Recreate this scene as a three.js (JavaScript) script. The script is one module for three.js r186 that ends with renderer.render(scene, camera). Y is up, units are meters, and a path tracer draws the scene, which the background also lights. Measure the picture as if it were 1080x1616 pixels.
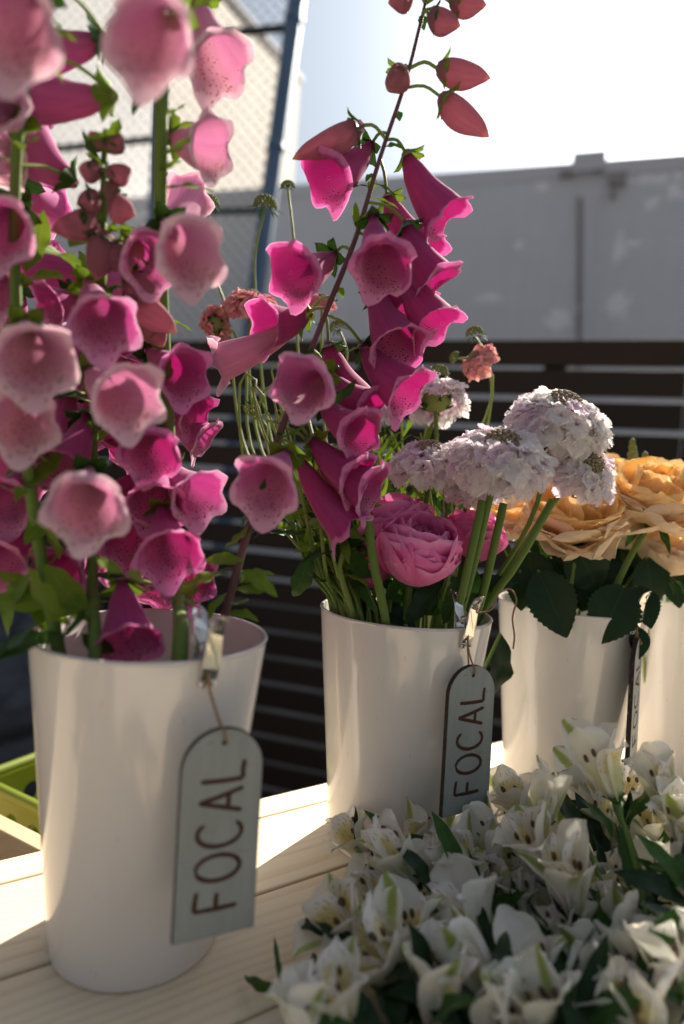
import * as THREE from 'three';
import { RoundedBoxGeometry } from 'three/addons/geometries/RoundedBoxGeometry.js';
import { mergeGeometries, mergeVertices } from 'three/addons/utils/BufferGeometryUtils.js';
import { ImprovedNoise } from 'three/addons/math/ImprovedNoise.js';

// ---------------------------------------------------------------- camera, sky, sun, exposure
const scene = new THREE.Scene();
const EYE = new THREE.Vector3(0, 1.016, 0), PITCH = 0.0372, ROLL = 0.069, FPX = 1000;
const camera = new THREE.PerspectiveCamera(2 * Math.atan(808 / FPX) * 180 / Math.PI, 1080 / 1616, 0.02, 400);
camera.position.copy(EYE);
camera.rotation.set(-PITCH, 0, ROLL, 'YXZ');
camera.updateMatrixWorld(true);
camera.focus = 0.455;
camera.userData.fStop = 2.9;

const SUN_AZ = 29.5 * Math.PI / 180, SUN_EL = 33.5 * Math.PI / 180;
const SUN = new THREE.Vector3(Math.sin(SUN_AZ) * Math.cos(SUN_EL), Math.sin(SUN_EL), -Math.cos(SUN_AZ) * Math.cos(SUN_EL));
{
  const w = 512, h = 256, d = new Float32Array(w * h * 4), v = new THREE.Vector3();
  for (let j = 0; j < h; j++) for (let i = 0; i < w; i++) {
    const th = ((i + .5) / w - .5) * 2 * Math.PI, el = ((j + .5) / h - .5) * Math.PI;
    v.set(Math.cos(el) * Math.cos(th), Math.sin(el), Math.cos(el) * Math.sin(th));
    const a = Math.acos(Math.min(1, v.dot(SUN))), up = Math.max(0, v.y), hor = Math.pow(1 - up, 3);
    const core = 2.0 * Math.exp(-a * a / 0.05), wide = .60 * Math.exp(-a / 0.55);
    const k = (j * w + i) * 4;
    d[k] = .058 + .042 * hor + core + wide * .86; d[k + 1] = .065 + .042 * hor + core * .98 + wide * .97; d[k + 2] = .080 + .036 * hor + core * .93 + wide * 1.12; d[k + 3] = 1;
  }
  const sky = new THREE.DataTexture(d, w, h, THREE.RGBAFormat, THREE.FloatType);
  sky.mapping = THREE.EquirectangularReflectionMapping; sky.magFilter = THREE.LinearFilter; sky.minFilter = THREE.LinearFilter; sky.needsUpdate = true;
  scene.background = sky; scene.environment = sky;
}
const sun = new THREE.DirectionalLight(new THREE.Color(1, .9, .76), 5);
sun.position.copy(SUN).multiplyScalar(12).add(EYE); sun.target.position.set(0, .75, -.5);
sun.castShadow = true; sun.shadow.mapSize.set(2048, 2048); sun.shadow.camera.left = sun.shadow.camera.bottom = -7; sun.shadow.camera.right = sun.shadow.camera.top = 7; sun.shadow.camera.far = 40;
scene.add(sun, sun.target);
const renderer = new THREE.WebGLRenderer({ antialias: true });
renderer.toneMapping = THREE.LinearToneMapping;
renderer.toneMappingExposure = 2.45;
renderer.shadowMap.enabled = true;

// ---------------------------------------------------------------- helpers
let _s = 7;
const seed = (n) => { _s = n >>> 0; };
const rnd = () => { _s = (_s + 0x6d2b79f5) | 0; let t = Math.imul(_s ^ (_s >>> 15), 1 | _s); t = (t + Math.imul(t ^ (t >>> 7), 61 | t)) ^ t; return ((t ^ (t >>> 14)) >>> 0) / 4294967296; };
const rr = (a, b) => a + (b - a) * rnd();
const V = (x, y, z) => new THREE.Vector3(x, y, z);
const noise = new ImprovedNoise(), nz = (x, y, z = 0) => noise.noise(x, y, z);
const sstep = (a, b, x) => { const t = Math.min(1, Math.max(0, (x - a) / (b - a))); return t * t * (3 - 2 * t); };
const lerp = (a, b, t) => a + (b - a) * t;
// a surveyed point: where a line of sight of the photograph meets the view depth d (metres)
const R3 = new THREE.Matrix3().setFromMatrix4(camera.matrixWorld);
const R3t = R3.clone().transpose();
const at = (px, py, d) => V((px - 540) / FPX * d, -(py - 808) / FPX * d, -d).applyMatrix3(R3).add(EYE);
const onPlaneY = (px, py, y) => { const a = at(px, py, 1).sub(EYE); return a.multiplyScalar((y - EYE.y) / a.y).add(EYE); };
const taken = {};
const numbered = (n) => { const k = taken[n] = (taken[n] ?? -1) + 1; return k ? n + '_' + String(k).padStart(3, '0') : n; };
function thing(name, label, category, base = V(0, 0, 0), group) {
  const o = new THREE.Group(); o.name = numbered(name); o.position.copy(base); scene.add(o);
  o.userData = { label, category }; if (group) o.userData.group = group;
  o.updateMatrixWorld(true); return o;
}
// a mesh under parent; m is its matrix in the world (identity when left out)
function part(name, geo, mat, parent, m) {
  const o = new THREE.Mesh(geo, mat); o.name = name; parent.add(o);
  const l = parent.matrixWorld.clone().invert(); if (m) l.multiply(m);
  l.decompose(o.position, o.quaternion, o.scale); o.updateMatrixWorld(true); return o;
}
function struct(name, geo, mat) { const o = new THREE.Mesh(geo, mat); o.name = name; o.userData.kind = 'structure'; scene.add(o); o.updateMatrixWorld(true); return o; }
const basis = (pos, y, z, sx = 1, sy = sx, sz = sx) => {   // frame whose y axis is y and whose z axis leans to z
  const Y = y.clone().normalize(), Z = z.clone().addScaledVector(Y, -z.dot(Y)); if (Z.lengthSq() < 1e-8) Z.set(Y.y, Y.z, Y.x).addScaledVector(Y, -(Y.x * Y.y + Y.y * Y.z + Y.z * Y.x)); Z.normalize();
  const X = Y.clone().cross(Z);
  return new THREE.Matrix4().makeBasis(X.multiplyScalar(sx), Y.multiplyScalar(sy), Z.multiplyScalar(sz)).setPosition(pos);
};
// grid surface from f(u, v) -> [x, y, z]
function sheet(nu, nv, f, closed = false) {
  const p = [], uv = [], ix = [];
  for (let j = 0; j <= nv; j++) for (let i = 0; i <= nu; i++) { p.push(...f(i / nu, j / nv)); uv.push(i / nu, j / nv); }
  for (let j = 0; j < nv; j++) for (let i = 0; i < nu; i++) { const a = j * (nu + 1) + i, b = a + 1, c = a + nu + 1, d = c + 1; ix.push(a, b, d, a, d, c); }
  const g = new THREE.BufferGeometry(); g.setAttribute('position', new THREE.Float32BufferAttribute(p, 3)); g.setAttribute('uv', new THREE.Float32BufferAttribute(uv, 2)); g.setIndex(ix); g.computeVertexNormals();
  if (closed) { const n = g.attributes.normal; for (let j = 0; j <= nv; j++) { const a = j * (nu + 1), b = a + nu; const x = n.getX(a) + n.getX(b), y = n.getY(a) + n.getY(b), z = n.getZ(a) + n.getZ(b), l = Math.hypot(x, y, z) || 1; for (const k of [a, b]) n.setXYZ(k, x / l, y / l, z / l); } }
  return g;
}
// tube along points with radius from r(t)
function tube(pts, r, n = 10, sides = 7, tension) {
  const c = pts.length === 2 ? new THREE.LineCurve3(pts[0], pts[1]) : new THREE.CatmullRomCurve3(pts, false, 'centripetal');
  const fr = c.computeFrenetFrames(n, false), P = []; for (let j = 0; j <= n; j++) P.push(c.getPointAt(j / n));
  const rad = typeof r === 'function' ? r : () => r;
  const g = sheet(sides, n + 2, (u, v) => {
    let j = Math.round(v * (n + 2)) - 1, k = Math.max(0, Math.min(n, j)), q = j < 0 || j > n ? 0 : rad(k / n), a = u * 2 * Math.PI;
    const N = fr.normals[k], B = fr.binormals[k], p = P[k];
    return [p.x + q * (Math.cos(a) * N.x + Math.sin(a) * B.x), p.y + q * (Math.cos(a) * N.y + Math.sin(a) * B.y), p.z + q * (Math.cos(a) * N.z + Math.sin(a) * B.z)];
  }, true);
  g.userData.curve = c; return g;
}
const merged = (list) => mergeGeometries(list.map((g) => { const q = g.index ? g.toNonIndexed() : g; for (const k of Object.keys(q.attributes)) if (!['position', 'normal', 'uv'].includes(k)) q.deleteAttribute(k); return q; }));
const moved = (g, m) => g.clone().applyMatrix4(m);
const M4 = () => new THREE.Matrix4();
function tex(w, h, f, srgb = true) {   // f(u, v) -> [r, g, b] 0..1 (sRGB values for colour maps)
  const d = new Uint8Array(w * h * 4);
  for (let j = 0; j < h; j++) for (let i = 0; i < w; i++) { const c = f((i + .5) / w, (j + .5) / h), k = (j * w + i) * 4; d[k] = Math.max(0, Math.min(255, c[0] * 255)); d[k + 1] = Math.max(0, Math.min(255, c[1] * 255)); d[k + 2] = Math.max(0, Math.min(255, c[2] * 255)); d[k + 3] = 255; }
  const t = new THREE.DataTexture(d, w, h); t.magFilter = THREE.LinearFilter; t.minFilter = THREE.LinearMipmapLinearFilter; t.generateMipmaps = true; t.wrapS = t.wrapT = THREE.RepeatWrapping; if (srgb) t.colorSpace = THREE.SRGBColorSpace; t.needsUpdate = true; return t;
}
const lin = (r, g, b) => new THREE.Color().setRGB(r, g, b);
const std = (o) => new THREE.MeshStandardMaterial(o);
const leafy = (o) => new THREE.MeshPhysicalMaterial({ roughness: .75, transmission: .4, thickness: 0, side: THREE.DoubleSide, specularIntensity: .4, ...o });
const mix3 = (a, b, t) => [lerp(a[0], b[0], t), lerp(a[1], b[1], t), lerp(a[2], b[2], t)];

// ---------------------------------------------------------------- textures and materials
const fbm = (x, y, z = 0, o = 4) => { let s = 0, a = .5; for (let i = 0; i < o; i++) { s += a * nz(x, y, z + i * 7.3); x *= 2.03; y *= 2.03; a *= .5; } return s; };
const KNOTS = [[.12, .22, .03], [.43, .63, .02], [.71, .15, .035], [.86, .8, .025], [.3, .9, .02]];
const woodFn = (u, v) => {            // pine, 1.2 m along u, 0.3 m across v
  let x = u * 1.2, y = v * .3, k = 0;
  let yy = y + .024 * nz(x * 1.3, y * 4, 1) + .006 * nz(x * 4, y * 16, 3) + .0012 * nz(x * 22, y * 60, 6);
  for (const [kx, ky, r] of KNOTS) { const dx = (x - kx * 1.2) / 2.6, dy = y - ky * .3, q = Math.hypot(dx, dy); yy += (dy > 0 ? 1 : -1) * .012 * Math.exp(-q * q / (r * r)); const kq = Math.hypot((x - kx * 1.2) / 1.3, dy) / (r * .16); k = Math.max(k, 1 - sstep(.6, 1.1, kq + .25 * nz(x * 300, y * 300))); }
  const ring = yy * 120 + 4.5 * nz(x * .35, yy * 14, 9), fr = ring - Math.floor(ring);
  const late = sstep(.45, .93, fr) * (1 - sstep(.95, 1, fr)) * (.5 + .75 * nz(x * 1.5, yy * 26, 5));
  const fib = .5 + .5 * nz(x * 14, y * 900, 2), blot = fbm(x * 2.2, y * 9, 4);
  let c = mix3([.905, .85, .755], [.80, .69, .54], Math.max(0, late) * .62);
  c = c.map((q, i) => q * (1 - .045 * fib) + blot * [.03, .05, .06][i]);
  return mix3(c, [.43, .27, .15], k * .85);
};
const woodMap = tex(1024, 512, woodFn);
const woodBump = tex(512, 512, (u, v) => { const f = .5 + .3 * nz(u * 20, v * 260, 2) + .2 * nz(u * 60, v * 500, 3); return [f, f, f]; }, false);
const M = {};
M.plank = [0, 1, 2].map((i) => std({ map: woodMap, bumpMap: woodBump, bumpScale: .0002, roughness: .62, color: [lin(1, .98, .95), lin(.95, .92, .87), lin(1, .96, .9)][i] }));
M.binWood = std({ map: woodMap, roughness: .7, color: lin(.78, .66, .52) });
const scuff = tex(1024, 512, (u, v) => { const sc = nz(u * 260, v * 6, 3) > .55 && nz(u * 9, v * 7, 5) > .12 ? .05 : 0, sp = nz(u * 130, v * 60, 8) > .66 ? .05 : 0, m = .018 * fbm(u * 10, v * 6, 2), ft = v < .1 && nz(u * 40, v * 60, 4) > .3 ? .06 : 0; const q = .985 + m - sc - sp - ft; return [q, q * .995, q * .985]; });
const scuffR = tex(512, 512, (u, v) => { const q = .42 + .3 * fbm(u * 8, v * 8, 6) + (nz(u * 160, v * 9, 2) > .5 ? .25 : 0); return [q, q, q]; }, false);
M.bucket = new THREE.MeshPhysicalMaterial({ map: scuff, roughnessMap: scuffR, color: lin(.80, .768, .745), roughness: .36, ior: 1.5, clearcoat: .45, clearcoatRoughness: .06 });
const sage = tex(256, 512, (u, v) => { const b = fbm(u * 7, v * 3, 2), f = nz(u * 16, v * 240, 6), s = nz(u * 90, v * 90, 1) > .62 ? .12 : 0; return mix3([.55, .58, .575].map((q) => q + .055 * b + .03 * f), [.33, .25, .18], s + (nz(u * 5, v * 80, 12) > .58 ? .25 : 0)); });
M.tagPaint = std({ map: sage, roughness: .55 });
M.tagEdge = std({ map: tex(128, 128, (u, v) => { const n = nz(u * 30, v * 30); return mix3(mix3([.12, .09, .075], [.22, .16, .12], .5 + .5 * nz(u * 9, v * 60, 3)), [.5, .5, .46], sstep(.32, .5, n) * .6); }), roughness: .85 });
M.burn = std({ map: tex(64, 64, (u, v) => { const n = .5 + .5 * nz(u * 12, v * 12); return mix3([.20, .10, .06], [.32, .18, .11], n); }), roughness: .9 });
M.steel = std({ color: lin(.62, .62, .60), metalness: 1, roughness: .16 });
M.twine = std({ map: tex(64, 64, (u, v) => { const n = .5 + .5 * nz(u * 14, v * 40); return mix3([.50, .39, .28], [.68, .56, .43], n); }), roughness: .95 });
M.stemGreen = leafy({ color: lin(.13, .21, .045), transmission: .12, roughness: .5 });
M.stemPale = leafy({ color: lin(.26, .35, .09), transmission: .2, roughness: .5 });
M.stemBrown = std({ color: lin(.10, .065, .045), roughness: .7 });
M.stemPurple = std({ color: lin(.12, .05, .055), roughness: .6 });
const leafMap = (a, b, vein) => tex(128, 256, (u, v) => { const mid = Math.abs(u - .5), side = Math.abs(((v * 9 + mid * 5) % 1) - .5); let t = .5 + .5 * fbm(u * 5, v * 9, 3); let c = mix3(a, b, t); return mix3(c, vein, (1 - sstep(.0, .03, mid)) * .7 + (1 - sstep(.0, .07, side)) * .22); });
M.leafBright = leafy({ map: leafMap([.42, .54, .14], [.50, .62, .19], [.6, .68, .32]), transmission: .45 });
M.leafMid = leafy({ map: leafMap([.19, .33, .12], [.25, .40, .15], [.36, .48, .24]), transmission: .35, roughness: .5 });
M.leafDark = leafy({ map: leafMap([.10, .19, .105], [.14, .24, .125], [.2, .3, .17]), transmission: .16, roughness: .38 });
// foxglove skins: outside and spotted throat, three tints (u runs round the bell with .5 the lower lip, v from base to lip)
const SPOTS = []; seed(5); for (let i = 0; i < 130; i++) SPOTS.push([.5 + (rnd() - .5) * (rnd() < .75 ? .34 : .6), rr(.35, .96), rr(.005, .013)]);
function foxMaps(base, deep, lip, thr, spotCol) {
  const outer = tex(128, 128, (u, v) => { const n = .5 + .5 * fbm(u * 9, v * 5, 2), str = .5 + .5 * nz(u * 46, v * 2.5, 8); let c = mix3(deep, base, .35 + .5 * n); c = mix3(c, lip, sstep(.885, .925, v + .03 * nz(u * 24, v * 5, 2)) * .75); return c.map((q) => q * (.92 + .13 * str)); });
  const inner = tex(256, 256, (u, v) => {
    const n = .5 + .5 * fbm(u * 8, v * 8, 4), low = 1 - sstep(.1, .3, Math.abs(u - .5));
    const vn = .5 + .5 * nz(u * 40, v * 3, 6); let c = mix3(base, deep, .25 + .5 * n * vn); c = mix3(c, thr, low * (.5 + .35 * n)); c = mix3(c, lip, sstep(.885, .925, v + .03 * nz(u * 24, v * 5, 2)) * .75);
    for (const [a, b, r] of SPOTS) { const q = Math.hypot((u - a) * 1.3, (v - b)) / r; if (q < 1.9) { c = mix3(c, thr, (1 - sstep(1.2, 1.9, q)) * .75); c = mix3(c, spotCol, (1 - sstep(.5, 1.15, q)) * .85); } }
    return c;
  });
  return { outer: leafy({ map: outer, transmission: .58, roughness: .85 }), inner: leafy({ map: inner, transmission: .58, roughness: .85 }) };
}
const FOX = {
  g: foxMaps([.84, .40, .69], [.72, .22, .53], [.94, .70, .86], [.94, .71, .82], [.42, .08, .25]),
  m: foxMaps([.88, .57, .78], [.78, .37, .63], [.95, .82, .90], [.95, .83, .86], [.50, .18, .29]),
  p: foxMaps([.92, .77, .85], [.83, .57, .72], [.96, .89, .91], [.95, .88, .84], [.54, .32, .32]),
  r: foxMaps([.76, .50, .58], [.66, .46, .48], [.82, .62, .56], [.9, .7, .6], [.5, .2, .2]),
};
const petalMap = (fn, w = 128, h = 128) => tex(w, h, fn);
const vein = (u, v, k = 34) => .5 + .5 * nz((u - .5) * k * (1.4 - .6 * v), v * 2.2, 5);
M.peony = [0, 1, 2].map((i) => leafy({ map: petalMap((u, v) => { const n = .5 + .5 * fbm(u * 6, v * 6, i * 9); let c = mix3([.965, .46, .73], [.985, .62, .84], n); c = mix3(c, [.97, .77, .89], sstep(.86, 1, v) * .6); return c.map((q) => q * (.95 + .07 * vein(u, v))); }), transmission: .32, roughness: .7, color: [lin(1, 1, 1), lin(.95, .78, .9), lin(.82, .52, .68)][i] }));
M.rose = [0, 1, 2].map((i) => leafy({ map: petalMap((u, v) => { const n = .5 + .5 * fbm(u * 5, v * 5, i * 5 + 2); let c = mix3([[.98, .89, .78], [.985, .83, .56], [.985, .73, .36]][i], [[.99, .94, .85], [.985, .90, .70], [.985, .82, .48]][i], n); c = mix3([[.98, .86, .66], [.97, .75, .44], [.96, .58, .2]][i], c, sstep(0, .45, v)); return c.map((q) => q * (.96 + .06 * vein(u, v))); }), transmission: .48, roughness: .6 }));
M.scab = [0, 1, 2].map((i) => leafy({ map: petalMap((u, v) => { const n = .5 + .5 * fbm(u * 7, v * 7, i * 3); let c = mix3([[.96, .95, .94], [.95, .91, .94], [.91, .82, .89]][i], [.985, .975, .975], n); return mix3(c, [.74, .48, .64], (1 - sstep(.03, .25, v)) * .3 + (vein(u, v, 20) > .8 ? .14 : 0)); }), transmission: .6, roughness: .75 }));
M.scabPink = [0, 1].map((i) => leafy({ map: petalMap((u, v) => mix3([[.93, .66, .64], [.86, .46, .56]][i], [.96, .84, .80], .5 + .5 * fbm(u * 7, v * 7, i)), 64, 64), transmission: .4, roughness: .75 }));
M.button = std({ map: tex(64, 64, (u, v) => mix3([.45, .47, .28], [.70, .56, .55], .5 + .7 * nz(u * 9, v * 9))), roughness: .8 });
M.budGreen = leafy({ color: lin(.20, .25, .07), transmission: .15, roughness: .7 });
M.alsOuter = leafy({ map: petalMap((u, v) => { const m = Math.abs(u - .5); let c = mix3([.945, .94, .895], [.98, .975, .95], .5 + .5 * fbm(u * 5, v * 5, 1)); c = mix3(c, [.60, .68, .30], (1 - sstep(.05, .17, m + .03 * nz(u * 9, v * 20))) * sstep(.3, .8, v) * .85); c = mix3(c, [.80, .60, .62], (1 - sstep(.1, .45, v)) * .45); return c.map((q) => q * (.96 + .05 * vein(u, v))); }), transmission: .35, roughness: .55 });
M.alsInner = leafy({ map: petalMap((u, v) => { let c = mix3([.94, .93, .90], [.97, .96, .95], .5 + .5 * fbm(u * 5, v * 5, 7)); const yb = sstep(.22, .4, v) * (1 - sstep(.62, .8, v)) * (1 - sstep(.2, .42, Math.abs(u - .5))); c = mix3(c, [.93, .86, .56], yb * .8); const col = Math.abs(((u * 8) % 1) - .5), dash = nz(Math.floor(u * 8) * 3.7, v * 11, 2); if (v > .3 && v < .88 && col < .075 && dash > .16) c = mix3(c, [.52, .28, .27], .7); return c; }, 128, 256), transmission: .35, roughness: .55 });
M.alsWhite = leafy({ map: petalMap((u, v) => { let c = mix3([.945, .94, .89], [.98, .975, .945], .5 + .5 * fbm(u * 5, v * 5, 17)); return mix3(c, [.68, .74, .42], (1 - sstep(.2, .6, v)) * .5).map((q) => q * (.96 + .05 * vein(u, v))); }), transmission: .35, roughness: .55 });
M.anther = std({ color: lin(.10, .06, .035), roughness: .8 });
M.filament = leafy({ color: lin(.75, .62, .6), transmission: .3 });
// the surroundings
const brownStain = (i) => tex(256, 64, (u, v) => { const g = nz(u * 3, v * 24, i * 3) * .5 + nz(u * 12, v * 60, i) * .5; return mix3([.17, .125, .095], [.25, .185, .14], .5 + .6 * g); });
M.slat = [0, 1, 2, 3, 4].map((i) => std({ map: brownStain(i), roughness: .75, color: [lin(.6, .57, .55), lin(.78, .74, .7), lin(.5, .48, .46), lin(.9, .84, .78), lin(.66, .6, .56)][i] }));
M.greyTrim = std({ map: tex(128, 128, (u, v) => { const n = fbm(u * 8, v * 8, 3); return [.85 + .06 * n, .85 + .06 * n, .875 + .06 * n]; }), roughness: .75 });
M.greyDark = std({ map: tex(64, 64, (u, v) => { const n = fbm(u * 8, v * 8, 5); return [.64 + .08 * n, .62 + .08 * n, .62 + .08 * n]; }), roughness: .75 });
M.cream = std({ map: tex(512, 512, (u, v) => { const n = fbm(u * 8, v * 8, 3), f = nz(u * 120, v * 120); return [.78 + .06 * n + .02 * f, .76 + .06 * n + .02 * f, .73 + .06 * n + .02 * f]; }), roughness: .9 });
M.paleRender = std({ map: tex(256, 256, (u, v) => { const n = fbm(u * 8, v * 8, 9), f = nz(u * 60, v * 60, 2); return [.93 + .05 * n + .02 * f, .925 + .05 * n + .02 * f, .92 + .05 * n + .02 * f]; }), roughness: .9 });
M.galv = std({ map: tex(128, 256, (u, v) => { const n = fbm(u * 6, v * 18, 1); return [.38 + .12 * n, .48 + .12 * n, .59 + .12 * n]; }), roughness: .5, metalness: .25 });
M.railDark = std({ color: lin(.035, .04, .045), roughness: .6 });
M.wire = std({ color: lin(.12, .125, .13), roughness: .5, metalness: .5 });
M.concrete = std({ map: tex(512, 512, (u, v) => { const n = fbm(u * 9, v * 9, 3), f = nz(u * 150, v * 150, 2); return [.36 + .1 * n + .05 * f, .35 + .1 * n + .05 * f, .34 + .1 * n + .05 * f]; }), roughness: .9 });
M.lime = std({ color: lin(.15, .19, .012), roughness: .4 });
M.stone = [0, 1].map((i) => std({ map: tex(128, 128, (u, v) => { const n = fbm(u * 7, v * 7, i + 4); return [.24 + .14 * n, .26 + .14 * n, .29 + .14 * n]; }), roughness: .8 }));

// ---------------------------------------------------------------- ground and the table
const TOP = .7501;
{
  const g = new THREE.PlaneGeometry(300, 300).rotateX(-Math.PI / 2); const uv = g.attributes.uv; for (let i = 0; i < uv.count; i++) uv.setXY(i, uv.getX(i) * 150, uv.getY(i) * 150);
  struct('ground', g, M.concrete);
}
const TU = V(.832, 0, -.555), TN = V(.555, 0, .832);   // along the planks, across them towards the viewer
const tab = (u, n, y) => TU.clone().multiplyScalar(u).addScaledVector(TN, n).setY(y);
const yawT = Math.atan2(-TU.z, TU.x);
{
  const t = thing('plank_table', 'pale pine plank table carrying the white flower buckets', 'table', tab(.1, -.2, 0));
  const rows = [[-.4665, -.4395], [-.4375, -.3555], [-.3535, -.2715], [-.2695, -.1875], [-.1855, -.1035], [-.1015, -.0195], [-.0175, .0645]];
  seed(31);
  rows.forEach(([a, b], i) => {
    const w = b - a, g = new RoundedBoxGeometry(2.0, .024, w, 2, .0014), p = g.attributes.position, n = g.attributes.normal, uv = g.attributes.uv, ou = [.31, .07, .62, .45, .9, .2, .7][i], ov = [.1, .33, .62, .05, .4, .7, .2][i];
    for (let k = 0; k < p.count; k++) uv.setXY(k, p.getX(k) / 1.2 + ou, (p.getZ(k) + p.getY(k)) / .3 + ov);
    part('plank', g, M.plank[i % 3], t, M4().makeRotationY(yawT).setPosition(tab(.15, (a + b) / 2, TOP - .012 + [0, .0002, -.0001, .0001, 0, .0002, 0][i])));
  });
  for (const n of [-.43, .03]) part('apron', new RoundedBoxGeometry(1.9, .07, .02, 1, .002), M.plank[1], t, M4().makeRotationY(yawT).setPosition(tab(.15, n, TOP - .06)));
  for (const u of [-.75, 1.05]) for (const n of [-.405, .005]) part('leg', new RoundedBoxGeometry(.05, TOP - .095, .05, 1, .003), M.plank[1], t, M4().makeRotationY(yawT).setPosition(tab(u, n, (TOP - .095) / 2)));
}

// ---------------------------------------------------------------- slat fence, walls, chain link
const FY = 17 * Math.PI / 180, FU = V(Math.cos(FY), 0, Math.sin(FY)), FN = V(-Math.sin(FY), 0, Math.cos(FY));
const F0 = at(1080, 640, 1.62).setY(0);
{
  const t = thing('slat_fence', 'dark brown horizontal slat fence behind the buckets, light in its gaps', 'fence', F0.clone().addScaledVector(FU, -2));
  const rot = M4().makeRotationY(-FY), H = 1.455, pitch = .082; seed(3);
  const len = 1.7, gs = new RoundedBoxGeometry(len - .004, .0685, .016, 1, .002);
  for (let i = 0; i < 18; i++) for (const [k, c] of [[0, -2.55], [1, -.85], [2, .85]])
    part('slat', gs, M.slat[rnd() * 5 | 0], t, rot.clone().multiply(M4().makeRotationZ(rr(-.0018, .0018))).setPosition(F0.clone().addScaledVector(FU, c).addScaledVector(FN, rr(-.002, .002)).setY(H - .03425 - i * pitch + rr(-.002, .002))));
  for (const c of [-3.3, -2.5, -1.7, -.85, -.32, .6]) part('post', new RoundedBoxGeometry(.06, 1.42, .06, 1, .003), M.slat[1], t, rot.clone().setPosition(F0.clone().addScaledVector(FU, c).addScaledVector(FN, -.042).setY(.71)));
}
const W0 = at(1080, 243, 4.8), WH = W0.y; W0.y = 0;
const onWall = (px, py) => { const r = at(px, py, 1).sub(EYE); return r.multiplyScalar(W0.clone().sub(EYE).dot(FN) / r.dot(FN)).add(EYE); };
{ // filled and repainted spots, each with an outline of its own
  const mid = W0.clone().addScaledVector(FU, -1.5), PATCH = [[855, 295, .07, .05], [773, 470, .16, .045], [880, 502, .13, .10], [978, 392, .06, .14], [977, 480, .11, .13], [1032, 282, .24, .05], [1066, 304, .08, .08], [1030, 322, .07, .06], [915, 488, .06, .05], [940, 425, .03, .04], [1000, 383, .06, .04], [640, 420, .1, .06], [600, 505, .12, .08], [820, 385, .05, .04], [705, 330, .06, .05]].map(([x, y, w, h]) => { const p = onWall(x, y); return [p.clone().sub(mid).dot(FU) + 2.4, p.y - 1.4, w, h]; });
  M.greyWall = std({ map: tex(2048, 1024, (u, v) => { const x = u * 4.6, y = v * 2.3, n = fbm(x * 3, y * 4, 2), f = nz(x * 70, y * 70, 6), dr = fbm(x * 13, y * 1.6, 8); let c = [.875, .88, .90].map((q) => q + .022 * n + .018 * f + .022 * dr); if ((y * 5.2) % 1 < .035) c = c.map((q) => q * .972); for (const [a, b, w, h] of PATCH) { const dx = (x - a) / w, dy = (y - b) / h; if (Math.abs(dx) > 1.6 || Math.abs(dy) > 1.6) continue; const q = Math.hypot(dx, dy) + .75 * nz(x * 26, y * 26, a * 9) + .35 * nz(x * 70, y * 70, 3); if (q < .8) c = mix3(c, [.985, .985, 1], 1 - sstep(.66, .8, q)); } return c; }), roughness: .8 });
}
{
  const t = thing('grey_wall_building', 'grey painted wall with pale patches rising behind the slat fence', 'building', W0.clone().addScaledVector(FU, -2));
  const rot = M4().makeRotationY(-FY), L = 9;
  const g = new THREE.BoxGeometry(L, WH - .12, .3); { const p = g.attributes.position, uv = g.attributes.uv; for (let k = 0; k < p.count; k++) uv.setXY(k, (p.getX(k) + 2.4) / 4.6, (p.getY(k) + (WH - .12) / 2 - 1.4) / 2.3); }
  part('wall', g, M.greyWall, t, rot.clone().setPosition(W0.clone().addScaledVector(FU, -1.5).addScaledVector(FN, -.15).setY((WH - .12) / 2)));
  part('coping', new RoundedBoxGeometry(L, .12, .316, 1, .004), M.greyTrim, t, rot.clone().setPosition(W0.clone().addScaledVector(FU, -1.5).addScaledVector(FN, -.15).setY(WH - .06)));
  // pilaster, plumbed a little out of true
  const c = at(950, 400, 4.97), lean = M4().makeRotationZ(.072);
  const pil = rot.clone().multiply(lean);
  const c0 = W0.clone().addScaledVector(FU, c.clone().sub(W0).dot(FU)).addScaledVector(FN, .015).setY(WH / 2 - .12);
  part('pilaster', new RoundedBoxGeometry(.1, WH - .3, .05, 1, .006), M.greyTrim, t, pil.clone().setPosition(c0));
  part('pilaster_strip', new RoundedBoxGeometry(.022, WH - .3, .03, 1, .004), M.greyDark, t, pil.clone().setPosition(c0.clone().addScaledVector(FU, -.08)));
  part('pilaster_cap', new RoundedBoxGeometry(.25, .15, .42, 1, .008), M.greyTrim, t, rot.clone().setPosition(W0.clone().addScaledVector(FU, at(930, 250, 4.97).sub(W0).dot(FU)).addScaledVector(FN, -.13).setY(WH - .03)));
  for (const [px, py, w, h] of [[975, 285, .12, .1], [895, 265, .1, .05], [945, 265, .08, .05], [968, 308, .035, .06]]) part('bracket', new RoundedBoxGeometry(w, h, .05, 1, .006), M.greyDark, t, rot.clone().setPosition(W0.clone().addScaledVector(FU, at(px, py, 4.93).sub(W0).dot(FU)).addScaledVector(FN, .035).setY(at(px, py, 4.93).y)));
}
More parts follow.
